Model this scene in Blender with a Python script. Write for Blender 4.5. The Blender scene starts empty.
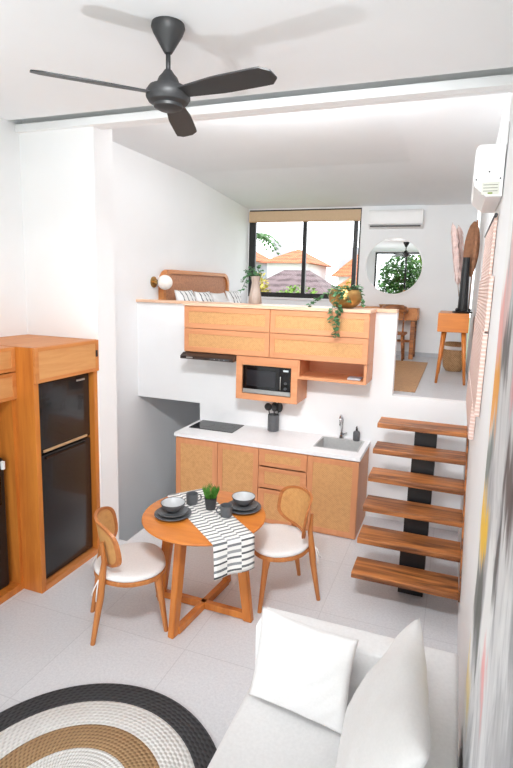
import bpy, bmesh, math, random
from mathutils import Vector, Matrix, noise as mnoise
random.seed(7)
C = bpy.context.scene.collection
PI = math.pi

# ------------------------------------------------------------------ colour / materials
def lin(c):
    r = []
    for v in c[:3]:
        v = v / 255.0
        r.append(v / 12.92 if v <= .04045 else ((v + .055) / 1.055) ** 2.4)
    return (r[0], r[1], r[2], 1.0)

def new_mat(name):
    m = bpy.data.materials.new(name); m.use_nodes = True
    nt = m.node_tree; b = nt.nodes['Principled BSDF']
    return m, nt, b

def N(nt, t, **kw):
    n = nt.nodes.new(t)
    for k, v in kw.items(): setattr(n, k, v)
    return n

def coords(nt, scale=(1, 1, 1), loc=(0, 0, 0)):
    tc = N(nt, 'ShaderNodeTexCoord'); mp = N(nt, 'ShaderNodeMapping')
    mp.inputs['Scale'].default_value = scale; mp.inputs['Location'].default_value = loc
    nt.links.new(tc.outputs['Object'], mp.inputs['Vector'])
    return mp.outputs['Vector']

def ramp(nt, fac, stops):
    r = N(nt, 'ShaderNodeValToRGB')
    el = r.color_ramp.elements
    while len(el) < len(stops): el.new(.5)
    for e, (p, c) in zip(el, stops): e.position = p; e.color = c
    nt.links.new(fac, r.inputs['Fac'])
    return r.outputs['Color']

def bump(nt, b, h, strength=.2, dist=.01):
    n = N(nt, 'ShaderNodeBump'); n.inputs['Strength'].default_value = strength; n.inputs['Distance'].default_value = dist
    nt.links.new(h, n.inputs['Height']); nt.links.new(n.outputs['Normal'], b.inputs['Normal'])

def plain(name, col, rough=.5, metal=0, var=.04, nscale=12, bmp=0, spec=None, coat=0):
    m, nt, b = new_mat(name)
    v = coords(nt)
    no = N(nt, 'ShaderNodeTexNoise'); no.inputs['Scale'].default_value = nscale; no.inputs['Detail'].default_value = 4
    nt.links.new(v, no.inputs['Vector'])
    c = lin(col); d = tuple(x * (1 - var) for x in c[:3]) + (1,); e = tuple(min(1, x * (1 + var)) for x in c[:3]) + (1,)
    nt.links.new(ramp(nt, no.outputs['Fac'], [(.3, d), (.7, e)]), b.inputs['Base Color'])
    b.inputs['Roughness'].default_value = rough; b.inputs['Metallic'].default_value = metal
    if spec is not None: b.inputs['Specular IOR Level'].default_value = spec
    if coat: b.inputs['Coat Weight'].default_value = coat
    if bmp: bump(nt, b, no.outputs['Fac'], bmp)
    return m

def wood(name, c1, c2, axis='X', scale=1.0, rough=.45, contrast=1.0):
    m, nt, b = new_mat(name)
    s = {'X': (1.2, 14, 14), 'Y': (14, 1.2, 14), 'Z': (14, 14, 1.2)}[axis]
    v = coords(nt, tuple(k * scale for k in s))
    no = N(nt, 'ShaderNodeTexNoise'); no.inputs['Scale'].default_value = 1.0; no.inputs['Detail'].default_value = 6
    no.inputs['Roughness'].default_value = .62; no.inputs['Distortion'].default_value = .8
    nt.links.new(v, no.inputs['Vector'])
    k = .16 / contrast
    col = ramp(nt, no.outputs['Fac'], [(.5 - k, lin(c2)), (.5 + k, lin(c1))])
    nt.links.new(col, b.inputs['Base Color'])
    b.inputs['Roughness'].default_value = rough
    bump(nt, b, no.outputs['Fac'], .08, .004)
    return m

def cane(name, c1, c2, plane='XZ', period=.022):
    m, nt, b = new_mat(name)
    v = coords(nt)
    sep = N(nt, 'ShaderNodeSeparateXYZ'); nt.links.new(v, sep.inputs[0])
    outs = []
    for ax in plane:
        mu = N(nt, 'ShaderNodeMath', operation='MULTIPLY'); mu.inputs[1].default_value = 2 * PI / period
        nt.links.new(sep.outputs[ax], mu.inputs[0])
        si = N(nt, 'ShaderNodeMath', operation='SINE'); nt.links.new(mu.outputs[0], si.inputs[0])
        outs.append(si.outputs[0])
    pr = N(nt, 'ShaderNodeMath', operation='MULTIPLY'); nt.links.new(outs[0], pr.inputs[0]); nt.links.new(outs[1], pr.inputs[1])
    no = N(nt, 'ShaderNodeTexNoise'); no.inputs['Scale'].default_value = 30; nt.links.new(v, no.inputs['Vector'])
    ad = N(nt, 'ShaderNodeMath', operation='MULTIPLY_ADD'); ad.inputs[1].default_value = .35
    nt.links.new(pr.outputs[0], ad.inputs[0]); nt.links.new(no.outputs['Fac'], ad.inputs[2])
    nt.links.new(ramp(nt, ad.outputs[0], [(.2, lin(c2)), (.62, lin(c1))]), b.inputs['Base Color'])
    b.inputs['Roughness'].default_value = .6
    bump(nt, b, pr.outputs[0], .25, .004)
    return m

def emit_globe(name, col, st):
    m, nt, b = new_mat(name)
    b.inputs['Base Color'].default_value = lin(col); b.inputs['Roughness'].default_value = .3
    return m

def glass_mat(name, gloss=.06):
    m = bpy.data.materials.new(name); m.use_nodes = True; nt = m.node_tree
    nt.nodes.clear()
    o = N(nt, 'ShaderNodeOutputMaterial'); mx = N(nt, 'ShaderNodeMixShader')
    t = N(nt, 'ShaderNodeBsdfTransparent'); g = N(nt, 'ShaderNodeBsdfGlossy'); g.inputs['Roughness'].default_value = .02
    lw = N(nt, 'ShaderNodeLayerWeight'); lw.inputs['Blend'].default_value = .25
    mu = N(nt, 'ShaderNodeMath', operation='MULTIPLY'); mu.inputs[1].default_value = gloss * 3
    nt.links.new(lw.outputs['Fresnel'], mu.inputs[0]); nt.links.new(mu.outputs[0], mx.inputs[0])
    nt.links.new(t.outputs[0], mx.inputs[1]); nt.links.new(g.outputs[0], mx.inputs[2]); nt.links.new(mx.outputs[0], o.inputs['Surface'])
    return m

def wall_paint(name, col, rough=.75):
    m, nt, b = new_mat(name)
    v = coords(nt)
    n1 = N(nt, 'ShaderNodeTexNoise'); n1.inputs['Scale'].default_value = 1.3; n1.inputs['Detail'].default_value = 3
    n2 = N(nt, 'ShaderNodeTexNoise'); n2.inputs['Scale'].default_value = 90; n2.inputs['Detail'].default_value = 2
    nt.links.new(v, n1.inputs['Vector']); nt.links.new(v, n2.inputs['Vector'])
    c = lin(col); d = tuple(x * .975 for x in c[:3]) + (1,)
    nt.links.new(ramp(nt, n1.outputs['Fac'], [(.35, d), (.65, c)]), b.inputs['Base Color'])
    b.inputs['Roughness'].default_value = rough; b.inputs['Specular IOR Level'].default_value = .25
    bump(nt, b, n2.outputs['Fac'], .03, .002)
    return m

def tile_floor(name, col, grout, size, off=(0, 0, 0), rough=.35):
    m, nt, b = new_mat(name)
    v = coords(nt, loc=off)
    br = N(nt, 'ShaderNodeTexBrick'); br.offset = 0; br.squash = 1
    c = lin(col); d = tuple(x * .96 for x in c[:3]) + (1,)
    br.inputs['Color1'].default_value = c; br.inputs['Color2'].default_value = d; br.inputs['Mortar'].default_value = lin(grout)
    br.inputs['Scale'].default_value = 1; br.inputs['Mortar Size'].default_value = .004; br.inputs['Mortar Smooth'].default_value = .3
    br.inputs['Brick Width'].default_value = size; br.inputs['Row Height'].default_value = size
    nt.links.new(v, br.inputs['Vector'])
    no = N(nt, 'ShaderNodeTexNoise'); no.inputs['Scale'].default_value = 55; no.inputs['Detail'].default_value = 5; no.inputs['Roughness'].default_value = .7
    nt.links.new(v, no.inputs['Vector'])
    mx = N(nt, 'ShaderNodeMix', data_type='RGBA', blend_type='MULTIPLY'); mx.inputs[0].default_value = 1
    nt.links.new(br.outputs['Color'], mx.inputs[6])
    nt.links.new(ramp(nt, no.outputs['Fac'], [(.3, (.86, .86, .87, 1)), (.6, (1, 1, 1, 1))]), mx.inputs[7])
    nt.links.new(mx.outputs[2], b.inputs['Base Color'])
    b.inputs['Roughness'].default_value = rough; b.inputs['Specular IOR Level'].default_value = .35
    return m

M = {}
M['white'] = wall_paint('white_paint', (243, 244, 245))
M['ceil'] = wall_paint('ceiling_paint', (238, 240, 242))
M['niche'] = wall_paint('grey_paint', (122, 123, 126))
M['floor'] = tile_floor('floor_tile', (222, 223, 226), (206, 207, 210), .8, (.25, .35, 0))
M['floor_up'] = tile_floor('upper_floor_tile', (206, 208, 211), (188, 190, 193), .6)
M['skirt'] = plain('grey_skirting', (186, 188, 191), .4)
M['oak'] = wood('oak_horizontal', (216, 150, 106), (204, 137, 93), 'X', .9, .45)
M['oakv'] = wood('oak_vertical', (216, 150, 106), (204, 137, 93), 'Z', .9, .45)
M['oak_dark'] = plain('cabinet_inside', (170, 104, 62), .6)
M['cane'] = cane('cane_webbing', (214, 162, 107), (192, 140, 87))
M['teak'] = wood('teak_vertical', (206, 128, 52), (178, 100, 38), 'Z', .8, .4)
M['teaky'] = wood('teak_along_wall', (212, 142, 80), (190, 116, 58), 'Y', .8, .45)
M['veneer'] = wood('pale_veneer', (214, 158, 100), (202, 141, 84), 'Y', 1.4, .5)
M['stair'] = wood('stair_teak', (190, 120, 64), (100, 57, 31), 'X', .9, .4, 1.4)
M['table'] = wood('table_teak', (214, 132, 52), (190, 106, 38), 'X', .6, .35)
M['tleg'] = wood('table_leg_teak', (206, 128, 56), (178, 100, 40), 'Z', .7, .38)
M['chair'] = wood('chair_teak', (196, 126, 66), (164, 96, 46), 'Z', .9, .4)
M['chaircane'] = cane('chair_cane', (212, 160, 98), (190, 136, 80), 'YZ', .016)
M['chairback'] = wood('chair_back_wood', (194, 122, 66), (166, 98, 50), 'Y', .9, .4)
M['headcane'] = cane('headboard_cane', (196, 138, 98), (160, 102, 70), 'YZ', .03)
M['black'] = plain('black_metal', (22, 22, 24), .45)
M['fan'] = plain('fan_black', (40, 40, 41), .5)
M['fridge'] = plain('fridge_black', (38, 38, 40), .22, .3, .02, coat=.3)
M['alu'] = plain('black_aluminium', (30, 30, 31), .4)
M['screen'] = plain('black_glass', (14, 14, 15), .06, 0, .02)
M['steel'] = plain('brushed_steel', (190, 190, 188), .32, .9, .05, 40)
M['sinksteel'] = plain('sink_steel', (196, 196, 195), .5, .3, .05, 40)
M['chrome'] = plain('chrome', (205, 205, 208), .12, 1)
M['brass'] = plain('brass', (186, 148, 92), .3, 1, .08, 6)
M['goldwood'] = plain('pale_handle', (196, 160, 120), .4, .2)
M['top'] = plain('white_stone', (238, 238, 239), .3, 0, .02, 30)
M['plastic'] = plain('white_plastic', (240, 240, 240), .4, 0, .01)
M['sofa'] = plain('sofa_fabric', (234, 233, 233), .9, 0, .03, 60, .05)
M['cushion'] = plain('cushion_fabric', (229, 227, 226), .95, 0, .02, 80, .06)
M['seatpad'] = plain('seat_fabric', (228, 225, 223), .92, 0, .03, 90, .06)
M['ceram'] = plain('grey_ceramic', (92, 94, 97), .4, 0, .1, 40)
M['ceram_in'] = plain('pale_ceramic', (186, 187, 188), .35, 0, .05, 30)
M['darkgrey'] = plain('dark_grey', (70, 71, 74), .5)
M['utensil'] = plain('dark_utensil', (48, 48, 50), .45)
M['leaf'] = plain('leaf_green', (62, 98, 60), .5, 0, .35, 25)
M['leaf_dark'] = plain('leaf_dark_green', (66, 108, 68), .5, 0, .35, 25)
M['leaf_lime'] = plain('leaf_lime', (112, 146, 56), .6, 0, .35, 2)
M['leaf_yellow'] = plain('leaf_yellow', (176, 162, 62), .6, 0, .3, 2)
M['leaf_tree'] = plain('tree_leaf', (78, 120, 62), .6, 0, .4, 2)
M['grassb'] = plain('grass_blade', (74, 128, 44), .5, 0, .4, 30)
M['bark'] = plain('bark', (104, 84, 66), .8)
M['soil'] = plain('soil', (62, 48, 38), .9)
M['taupe'] = wood('carved_vase_wood', (172, 158, 148), (142, 126, 116), 'Z', 1, .6)
M['basket'] = cane('basket_weave', (190, 152, 110), (150, 112, 74), 'XZ', .03)
M['jute'] = cane('jute_weave', (196, 152, 108), (166, 122, 82), 'XY', .05)
M['pinkw'] = plain('pale_pink_plume', (232, 208, 202), .9, 0, .08, 30)
M['brownleaf'] = plain('dried_leaf', (140, 96, 68), .8, 0, .25, 20)
M['glass'] = glass_mat('window_glass')
M['blind'] = plain('beige_blind', (206, 178, 146), .8, 0, .03, 40)
M['globe'] = emit_globe('opal_glass', (244, 240, 234), 0)
M['grey_book'] = plain('grey_cover', (176, 180, 188), .5)

def mirror_mat():
    m, nt, b = new_mat('mirror_glass')
    b.inputs['Base Color'].default_value = (.93, .94, .94, 1); b.inputs['Metallic'].default_value = 1; b.inputs['Roughness'].default_value = .01
    return m
M['mirror'] = mirror_mat()

def stripes_runner():
    """UV: u across (0..1), v along in metres"""
    m, nt, b = new_mat('striped_runner')
    uv = N(nt, 'ShaderNodeUVMap'); sep = N(nt, 'ShaderNodeSeparateXYZ'); nt.links.new(uv.outputs[0], sep.inputs[0])
    def math_(op, a, bb=None, cc=None):
        n = N(nt, 'ShaderNodeMath', operation=op)
        for i, x in enumerate((a, bb, cc)):
            if x is None: continue
            if isinstance(x, (int, float)): n.inputs[i].default_value = x
            else: nt.links.new(x, n.inputs[i])
        return n.outputs[0]
    u3 = math_('MULTIPLY', sep.outputs[0], 3.0); col = math_('FLOOR', u3)
    off = math_('MULTIPLY', col, .37)
    v = math_('MULTIPLY_ADD', sep.outputs[1], 1 / .048, off)
    cell = math_('FLOOR', v); fr = math_('FRACT', v)
    wn = N(nt, 'ShaderNodeTexWhiteNoise'); wn.noise_dimensions = '2D'
    cm = N(nt, 'ShaderNodeCombineXYZ'); nt.links.new(col, cm.inputs[0]); nt.links.new(cell, cm.inputs[1]); nt.links.new(cm.outputs[0], wn.inputs['Vector'])
    mask = math_('LESS_THAN', fr, math_('MULTIPLY_ADD', wn.outputs['Value'], .2, .27))
    tone = ramp(nt, wn.outputs['Value'], [(0, lin((74, 76, 78))), (.55, lin((112, 114, 116))), (1, lin((160, 161, 162)))])
    mx = N(nt, 'ShaderNodeMix', data_type='RGBA'); nt.links.new(mask, mx.inputs[0])
    mx.inputs[6].default_value = lin((236, 234, 230)); nt.links.new(tone, mx.inputs[7])
    nt.links.new(mx.outputs[2], b.inputs['Base Color']); b.inputs['Roughness'].default_value = .95
    return m
M['runner'] = stripes_runner()

def rope(name, c, dark):
    """braided rope in rings round the object origin"""
    m, nt, b = new_mat(name)
    v = coords(nt); sep = N(nt, 'ShaderNodeSeparateXYZ'); nt.links.new(v, sep.inputs[0])
    def mt(op, a, bb=None):
        n = N(nt, 'ShaderNodeMath', operation=op)
        for i, x in enumerate((a, bb)):
            if x is None: continue
            if isinstance(x, (int, float)): n.inputs[i].default_value = x
            else: nt.links.new(x, n.inputs[i])
        return n.outputs[0]
    r = mt('SQRT', mt('ADD', mt('MULTIPLY', sep.outputs[0], sep.outputs[0]), mt('MULTIPLY', sep.outputs[1], sep.outputs[1])))
    a = mt('ARCTAN2', sep.outputs[1], sep.outputs[0])
    ring = mt('MULTIPLY', r, 2 * PI / .022)
    s1 = mt('SINE', ring)
    s2 = mt('SINE', mt('ADD', mt('MULTIPLY', a, 110), mt('MULTIPLY', ring, .5)))
    h = mt('ADD', mt('MULTIPLY', s1, .5), mt('MULTIPLY', s2, .5))
    nt.links.new(ramp(nt, mt('MULTIPLY_ADD', h, .5) if False else mt('ADD', mt('MULTIPLY', h, .5), .5), [(.1, lin(dark)), (.55, lin(c))]), b.inputs['Base Color'])
    b.inputs['Roughness'].default_value = .9
    bump(nt, b, h, .6, .006)
    return m
M['rope_black'] = rope('black_rope', (66, 66, 68), (36, 36, 38))
M['rope_white'] = rope('white_rope', (238, 237, 234), (216, 214, 210))
M['rope_tan'] = rope('tan_rope', (184, 150, 110), (136, 104, 72))

def painting_mat():
    """canvas face lies in the YZ plane; object origin = world origin"""
    m, nt, b = new_mat('abstract_paint')
    tc = N(nt, 'ShaderNodeTexCoord')
    def noise(scale, vec_scale, det=5, dist=0.0):
        mp = N(nt, 'ShaderNodeMapping'); mp.inputs['Scale'].default_value = vec_scale
        nt.links.new(tc.outputs['Object'], mp.inputs['Vector'])
        n = N(nt, 'ShaderNodeTexNoise'); n.inputs['Scale'].default_value = scale; n.inputs['Detail'].default_value = det
        n.inputs['Roughness'].default_value = .65; n.inputs['Distortion'].default_value = dist
        nt.links.new(mp.outputs['Vector'], n.inputs['Vector']); return n.outputs['Fac']
    base = ramp(nt, noise(1, (1, 2.6, .8), 5, 1.6), [(.22, lin((112, 112, 116))), (.42, lin((172, 172, 176))), (.55, lin((214, 214, 216))), (.72, lin((238, 238, 238)))])
    cur = base
    wob = noise(1, (1, 9, 1.6), 4); wob2 = noise(3, (1, 2, 1), 4)
    sep = N(nt, 'ShaderNodeSeparateXYZ'); nt.links.new(tc.outputs['Object'], sep.inputs[0])
    def mt(op, a, bb=None, cc=None):
        n = N(nt, 'ShaderNodeMath', operation=op)
        for i, x in enumerate((a, bb, cc)):
            if x is None: continue
            if isinstance(x, (int, float)): n.inputs[i].default_value = x
            else: nt.links.new(x, n.inputs[i])
        return n.outputs[0]
    yy = mt('MULTIPLY_ADD', mt('SUBTRACT', wob2, .5), .25, sep.outputs[1])
    zz = mt('MULTIPLY_ADD', mt('SUBTRACT', wob, .5), .5, sep.outputs[2])
    def stroke(y0, y1, z0, z1, col, op=1.0, soft=.03):
        nonlocal cur
        a = N(nt, 'ShaderNodeMapRange', interpolation_type='SMOOTHSTEP'); b1 = N(nt, 'ShaderNodeMapRange', interpolation_type='SMOOTHSTEP')
        c = N(nt, 'ShaderNodeMapRange', interpolation_type='SMOOTHSTEP'); d = N(nt, 'ShaderNodeMapRange', interpolation_type='SMOOTHSTEP')
        for n, s, lo, hi in ((a, yy, y0 - soft, y0 + soft), (b1, yy, y1 + soft, y1 - soft), (c, zz, z0 - .06, z0 + .06), (d, zz, z1 + .06, z1 - .06)):
            nt.links.new(s, n.inputs['Value']); n.inputs['From Min'].default_value = lo; n.inputs['From Max'].default_value = hi
        f = mt('MULTIPLY', mt('MULTIPLY', a.outputs[0], b1.outputs[0]), mt('MULTIPLY', c.outputs[0], d.outputs[0]))
        f = mt('MULTIPLY', f, op)
        mx = N(nt, 'ShaderNodeMix', data_type='RGBA'); nt.links.new(f, mx.inputs[0]); nt.links.new(cur, mx.inputs[6]); mx.inputs[7].default_value = lin(col)
        cur = mx.outputs[2]
    stroke(-3.75, -3.40, .2, 3.6, (243, 243, 242), .9)
    stroke(-5.8, -4.55, .2, 1.75, (158, 158, 161), .8, .2)
    stroke(-3.78, -3.55, 2.34, 2.62, (232, 160, 154), .85)
    stroke(-3.95, -3.78, 2.45, 3.0, (236, 190, 186), .7)
    stroke(-4.45, -4.2, 2.3, 3.1, (226, 150, 158), .7)
    stroke(-4.08, -3.84, 2.36, 2.52, (74, 72, 76), .85)
    stroke(-3.84, -3.50, 2.12, 2.36, (240, 164, 58), .95)
    stroke(-3.80, -3.54, 1.86, 2.08, (104, 116, 110), .85)
    stroke(-3.92, -3.50, 1.65, 1.86, (247, 198, 58), .97)
    stroke(-3.98, -3.60, 1.30, 1.62, (84, 90, 86), .85)
    stroke(-4.52, -4.24, 2.02, 2.2, (74, 56, 56), .9)
    stroke(-4.3, -4.05, 1.45, 1.84, (242, 242, 242), .85)
    stroke(-4.32, -4.22, 1.78, 2.0, (60, 60, 62), .8, .02)
    stroke(-4.9, -4.7, 2.1, 2.9, (70, 70, 74), .85)
    stroke(-4.33, -4.16, 1.40, 1.56, (238, 160, 160), .85)
    stroke(-3.85, -3.55, .98, 1.14, (240, 214, 130), .75)
    nt.links.new(cur, b.inputs['Base Color']); b.inputs['Roughness'].default_value = .6
    bump(nt, b, noise(1, (1, 30, 5), 5), .25, .004)
    return m
M['painting'] = painting_mat()

def bands(name, c1, c2, per=.028):
    m, nt, b = new_mat(name)
    v = coords(nt); sep = N(nt, 'ShaderNodeSeparateXYZ'); nt.links.new(v, sep.inputs[0])
    no = N(nt, 'ShaderNodeTexNoise'); no.inputs['Scale'].default_value = 7; nt.links.new(v, no.inputs['Vector'])
    a = N(nt, 'ShaderNodeMath', operation='MULTIPLY_ADD'); a.inputs[1].default_value = 2 * PI / per
    nt.links.new(sep.outputs[2], a.inputs[0]); nt.links.new(no.outputs['Fac'], a.inputs[2])
    s = N(nt, 'ShaderNodeMath', operation='SINE'); nt.links.new(a.outputs[0], s.inputs[0])
    nt.links.new(ramp(nt, s.outputs[0], [(.0, lin(c2)), (.35, lin(c1))]), b.inputs['Base Color'])
    b.inputs['Roughness'].default_value = .9; bump(nt, b, s.outputs[0], .4, .006)
    return m
M['pinkpanel'] = bands('pale_pink_weave', (238, 216, 208), (222, 190, 178))
M['pillowstripe'] = None
def pillow_stripe():
    m, nt, b = new_mat('striped_pillow')
    uv = N(nt, 'ShaderNodeUVMap'); sep = N(nt, 'ShaderNodeSeparateXYZ'); nt.links.new(uv.outputs[0], sep.inputs[0])
    a = N(nt, 'ShaderNodeMath', operation='MULTIPLY'); a.inputs[1].default_value = 4.5; nt.links.new(sep.outputs[0], a.inputs[0])
    f = N(nt, 'ShaderNodeMath', operation='FRACT'); nt.links.new(a.outputs[0], f.inputs[0])
    nt.links.new(ramp(nt, f.outputs[0], [(.0, lin((240, 239, 238))), (.70, lin((240, 239, 238))), (.74, lin((86, 88, 92))), (.9, lin((86, 88, 92))), (.93, lin((240, 239, 238)))]), b.inputs['Base Color'])
    b.inputs['Roughness'].default_value = .95
    return m
M['pillowstripe'] = pillow_stripe()

def roof_tiles(name, c1, c2):
    m, nt, b = new_mat(name)
    v = coords(nt, (1, 1, 1))
    w = N(nt, 'ShaderNodeTexWave'); w.inputs['Scale'].default_value = 1.6; w.inputs['Distortion'].default_value = .6; w.bands_direction = 'Z'
    no = N(nt, 'ShaderNodeTexNoise'); no.inputs['Scale'].default_value = 3; no.inputs['Detail'].default_value = 5
    nt.links.new(v, w.inputs['Vector']); nt.links.new(v, no.inputs['Vector'])
    mx = N(nt, 'ShaderNodeMath', operation='MULTIPLY_ADD'); mx.inputs[1].default_value = .3
    nt.links.new(w.outputs['Fac'], mx.inputs[0]); nt.links.new(no.outputs['Fac'], mx.inputs[2])
    nt.links.new(ramp(nt, mx.outputs[0], [(.4, lin(c2)), (.75, lin(c1))]), b.inputs['Base Color']); b.inputs['Roughness'].default_value = .8
    return m
M['roof_o'] = roof_tiles('orange_tiles', (196, 118, 78), (150, 82, 50))
M['roof_m'] = roof_tiles('mauve_tiles', (122, 104, 106), (82, 66, 68))
M['house'] = plain('house_wall', (232, 232, 234), .8, 0, .05, 1)
M['house_g'] = plain('grey_render', (182, 188, 196), .8, 0, .08, 1)
M['ground'] = plain('ground_outside', (120, 140, 96), .9, 0, .2, .5)

# ------------------------------------------------------------------ mesh builder
class MB:
    def __init__(s): s.bm = bmesh.new(); s.uv = None
    def _add(s, b2, xf=None):
        if xf is not None: b2.transform(xf)
        me = bpy.data.meshes.new('tmp'); b2.to_mesh(me); b2.free(); s.bm.from_mesh(me); bpy.data.meshes.remove(me)
        return s
    def box(s, x0, x1, y0, y1, z0, z1, bev=0, seg=2, xf=None):
        b = bmesh.new(); bmesh.ops.create_cube(b, size=1)
        for v in b.verts:
            v.co = Vector(((x0 + x1) / 2 + v.co.x * (x1 - x0), (y0 + y1) / 2 + v.co.y * (y1 - y0), (z0 + z1) / 2 + v.co.z * (z1 - z0)))
        if bev: bmesh.ops.bevel(b, geom=list(b.edges), offset=bev, segments=seg, affect='EDGES', profile=.5)
        return s._add(b, xf)
    def tube(s, pts, rad, seg=12, cap=True, flat=None):
        """pts list of Vector, rad float or list; flat=(a,b) scales the section"""
        pts = [Vector(p) for p in pts]; n = len(pts)
        if not isinstance(rad, (list, tuple)): rad = [rad] * n
        b = bmesh.new(); rings = []
        prev = None
        for i, p in enumerate(pts):
            d = (pts[min(i + 1, n - 1)] - pts[max(i - 1, 0)]).normalized()
            if prev is None:
                up = Vector((0, 0, 1)) if abs(d.z) < .9 else Vector((0, 1, 0))
                a = d.cross(up).normalized()
            else:
                a = (prev - d * prev.dot(d)).normalized()
            prev = a; c = d.cross(a)
            fa, fb = flat or (1, 1)
            rings.append([b.verts.new(p + (a * math.cos(t) * fa + c * math.sin(t) * fb) * rad[i]) for t in [2 * PI * k / seg for k in range(seg)]])
        for i in range(n - 1):
            for k in range(seg):
                b.faces.new((rings[i][k], rings[i][(k + 1) % seg], rings[i + 1][(k + 1) % seg], rings[i + 1][k]))
        if cap:
            b.faces.new(rings[0][::-1]); b.faces.new(rings[-1])
        bmesh.ops.recalc_face_normals(b, faces=b.faces)
        return s._add(b)
    def lathe(s, prof, c=(0, 0, 0), seg=32, xf=None, closed=False):
        b = bmesh.new(); rings = []
        for r, z in prof:
            if r < 1e-5: rings.append([b.verts.new((0, 0, z))])
            else: rings.append([b.verts.new((r * math.cos(2 * PI * k / seg), r * math.sin(2 * PI * k / seg), z)) for k in range(seg)])
        pairs = list(zip(rings[:-1], rings[1:]))
        if closed: pairs.append((rings[-1], rings[0]))
        for A, B in pairs:
            for k in range(seg):
                k2 = (k + 1) % seg
                if len(A) == 1 and len(B) == 1: continue
                if len(A) == 1: b.faces.new((A[0], B[k], B[k2]))
                elif len(B) == 1: b.faces.new((A[k], A[k2], B[0]))
                else: b.faces.new((A[k], A[k2], B[k2], B[k]))
        bmesh.ops.recalc_face_normals(b, faces=b.faces)
        T = Matrix.Translation(c)
        return s._add(b, T @ xf if xf is not None else T)
    def prism(s, poly, z0, z1, xf=None, bev=0):
        b = bmesh.new()
        A = [b.verts.new((x, y, z0)) for x, y in poly]; B = [b.verts.new((x, y, z1)) for x, y in poly]
        n = len(poly)
        b.faces.new(A[::-1]); b.faces.new(B)
        for k in range(n): b.faces.new((A[k], A[(k + 1) % n], B[(k + 1) % n], B[k]))
        bmesh.ops.recalc_face_normals(b, faces=b.faces)
        if bev:
            es = [e for e in b.edges if abs(e.verts[0].co.z - e.verts[1].co.z) < 1e-6]
            bmesh.ops.bevel(b, geom=es, offset=bev, segments=2, affect='EDGES', profile=.5)
        return s._add(b, xf)
    def ring_prism(s, outer, inner, z0, z1, xf=None):
        """frame between two outlines of the same count"""
        b = bmesh.new(); n = len(outer)
        L = [[b.verts.new((x, y, z)) for x, y in o] for o, z in ((outer, z0), (outer, z1), (inner, z1), (inner, z0))]
        for i in range(4):
            A, B = L[i], L[(i + 1) % 4]
            for k in range(n): b.faces.new((A[k], A[(k + 1) % n], B[(k + 1) % n], B[k]))
        bmesh.ops.recalc_face_normals(b, faces=b.faces)
        return s._add(b, xf)
    def sphere(s, c, r, seg=20, sc=(1, 1, 1)):
        b = bmesh.new(); bmesh.ops.create_uvsphere(b, u_segments=seg, v_segments=max(6, seg // 2), radius=r)
        return s._add(b, Matrix.Translation(c) @ Matrix.Diagonal((*sc, 1)))
    def quad(s, *v):
        s.bm.faces.new([s.bm.verts.new(p) for p in v]); return s
    def leaf(s, p, d, n, L, W, curl=.15):
        d = d.normalized(); n = (n - d * n.dot(d))
        n = n.normalized() if n.length > 1e-4 else d.orthogonal().normalized()
        a = d.cross(n)
        P = [p, p + d * L * .35 + a * W * .5 + n * W * curl, p + d * L * .75 + a * W * .34 - n * L * .04, p + d * L - n * L * .12,
             p + d * L * .75 - a * W * .34 - n * L * .04, p + d * L * .35 - a * W * .5 + n * W * curl, p + d * L * .5]
        v = [s.bm.verts.new(q) for q in P]
        for f in ((0, 1, 6), (1, 2, 6), (2, 3, 6), (3, 4, 6), (4, 5, 6), (5, 0, 6)): s.bm.faces.new([v[i] for i in f])
    def build(s, name, mat, parent=None, smooth=False, angle=None, world=True):
        me = bpy.data.meshes.new(name); s.bm.to_mesh(me); s.bm.free()
        o = bpy.data.objects.new(name, me); C.objects.link(o)
        for m in (mat if isinstance(mat, (list, tuple)) else [mat]): me.materials.append(m)
        if parent is not None:
            if world:
                P = Matrix.Identity(4); q = parent
                while q is not None: P = q.matrix_basis @ P; q = q.parent
                me.transform(P.inverted())
            o.parent = parent
        if smooth:
            if angle is None: me.shade_smooth()
            else:
                me.shade_smooth()
                try: me.set_sharp_from_angle(angle=math.radians(angle))
                except Exception: pass
        return o

def thing(name, label, cat, loc=(0, 0, 0), rz=0, group=None):
    o = bpy.data.objects.new(name, None); C.objects.link(o); o.empty_display_size = .05
    o.location = loc; o.rotation_euler = (0, 0, rz)
    return tag(o, label, cat, group)
def tag(o, label, cat, group=None):
    o['label'] = label; o['category'] = cat
    if group: o['group'] = group
    return o
def struct(name, mb, mat, parent=None, **k):
    o = mb.build(name, mat, parent, **k)
    if parent is None: o['kind'] = 'structure'
    return o
def kids(o): return [c for c in bpy.data.objects if c.parent == o]
def dup(root, loc, rz, label, group=None):
    r = root.copy(); C.objects.link(r); r.location = loc; r.rotation_euler = (0, 0, rz); r['label'] = label
    if group: r['group'] = group
    def rec(a, b):
        for ch in kids(a):
            c = ch.copy(); C.objects.link(c); c.parent = b
            rec(ch, c)
    rec(root, r)
    return r

# axis helpers for prism: poly (a,b) -> plane, extruded along the third
XZ = Matrix(((1, 0, 0, 0), (0, 0, -1, 0), (0, 1, 0, 0), (0, 0, 0, 1)))      # (x,y,z)->(x,-z,y)
YZ = Matrix(((0, 0, 1, 0), (1, 0, 0, 0), (0, 1, 0, 0), (0, 0, 0, 1)))       # (x,y,z)->(z,x,y)

# ------------------------------------------------------------------ ROOM
FZ = 1.442                                    # upper floor level
HW = -.80                                     # right end of half wall
w = MB(); w.box(-3.18, .15, -7.15, 2.1, -.12, 0); w.box(-4.25, -3.18, -7.15, -1.58, -.12, 0)
struct('floor', w, M['floor'])
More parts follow.
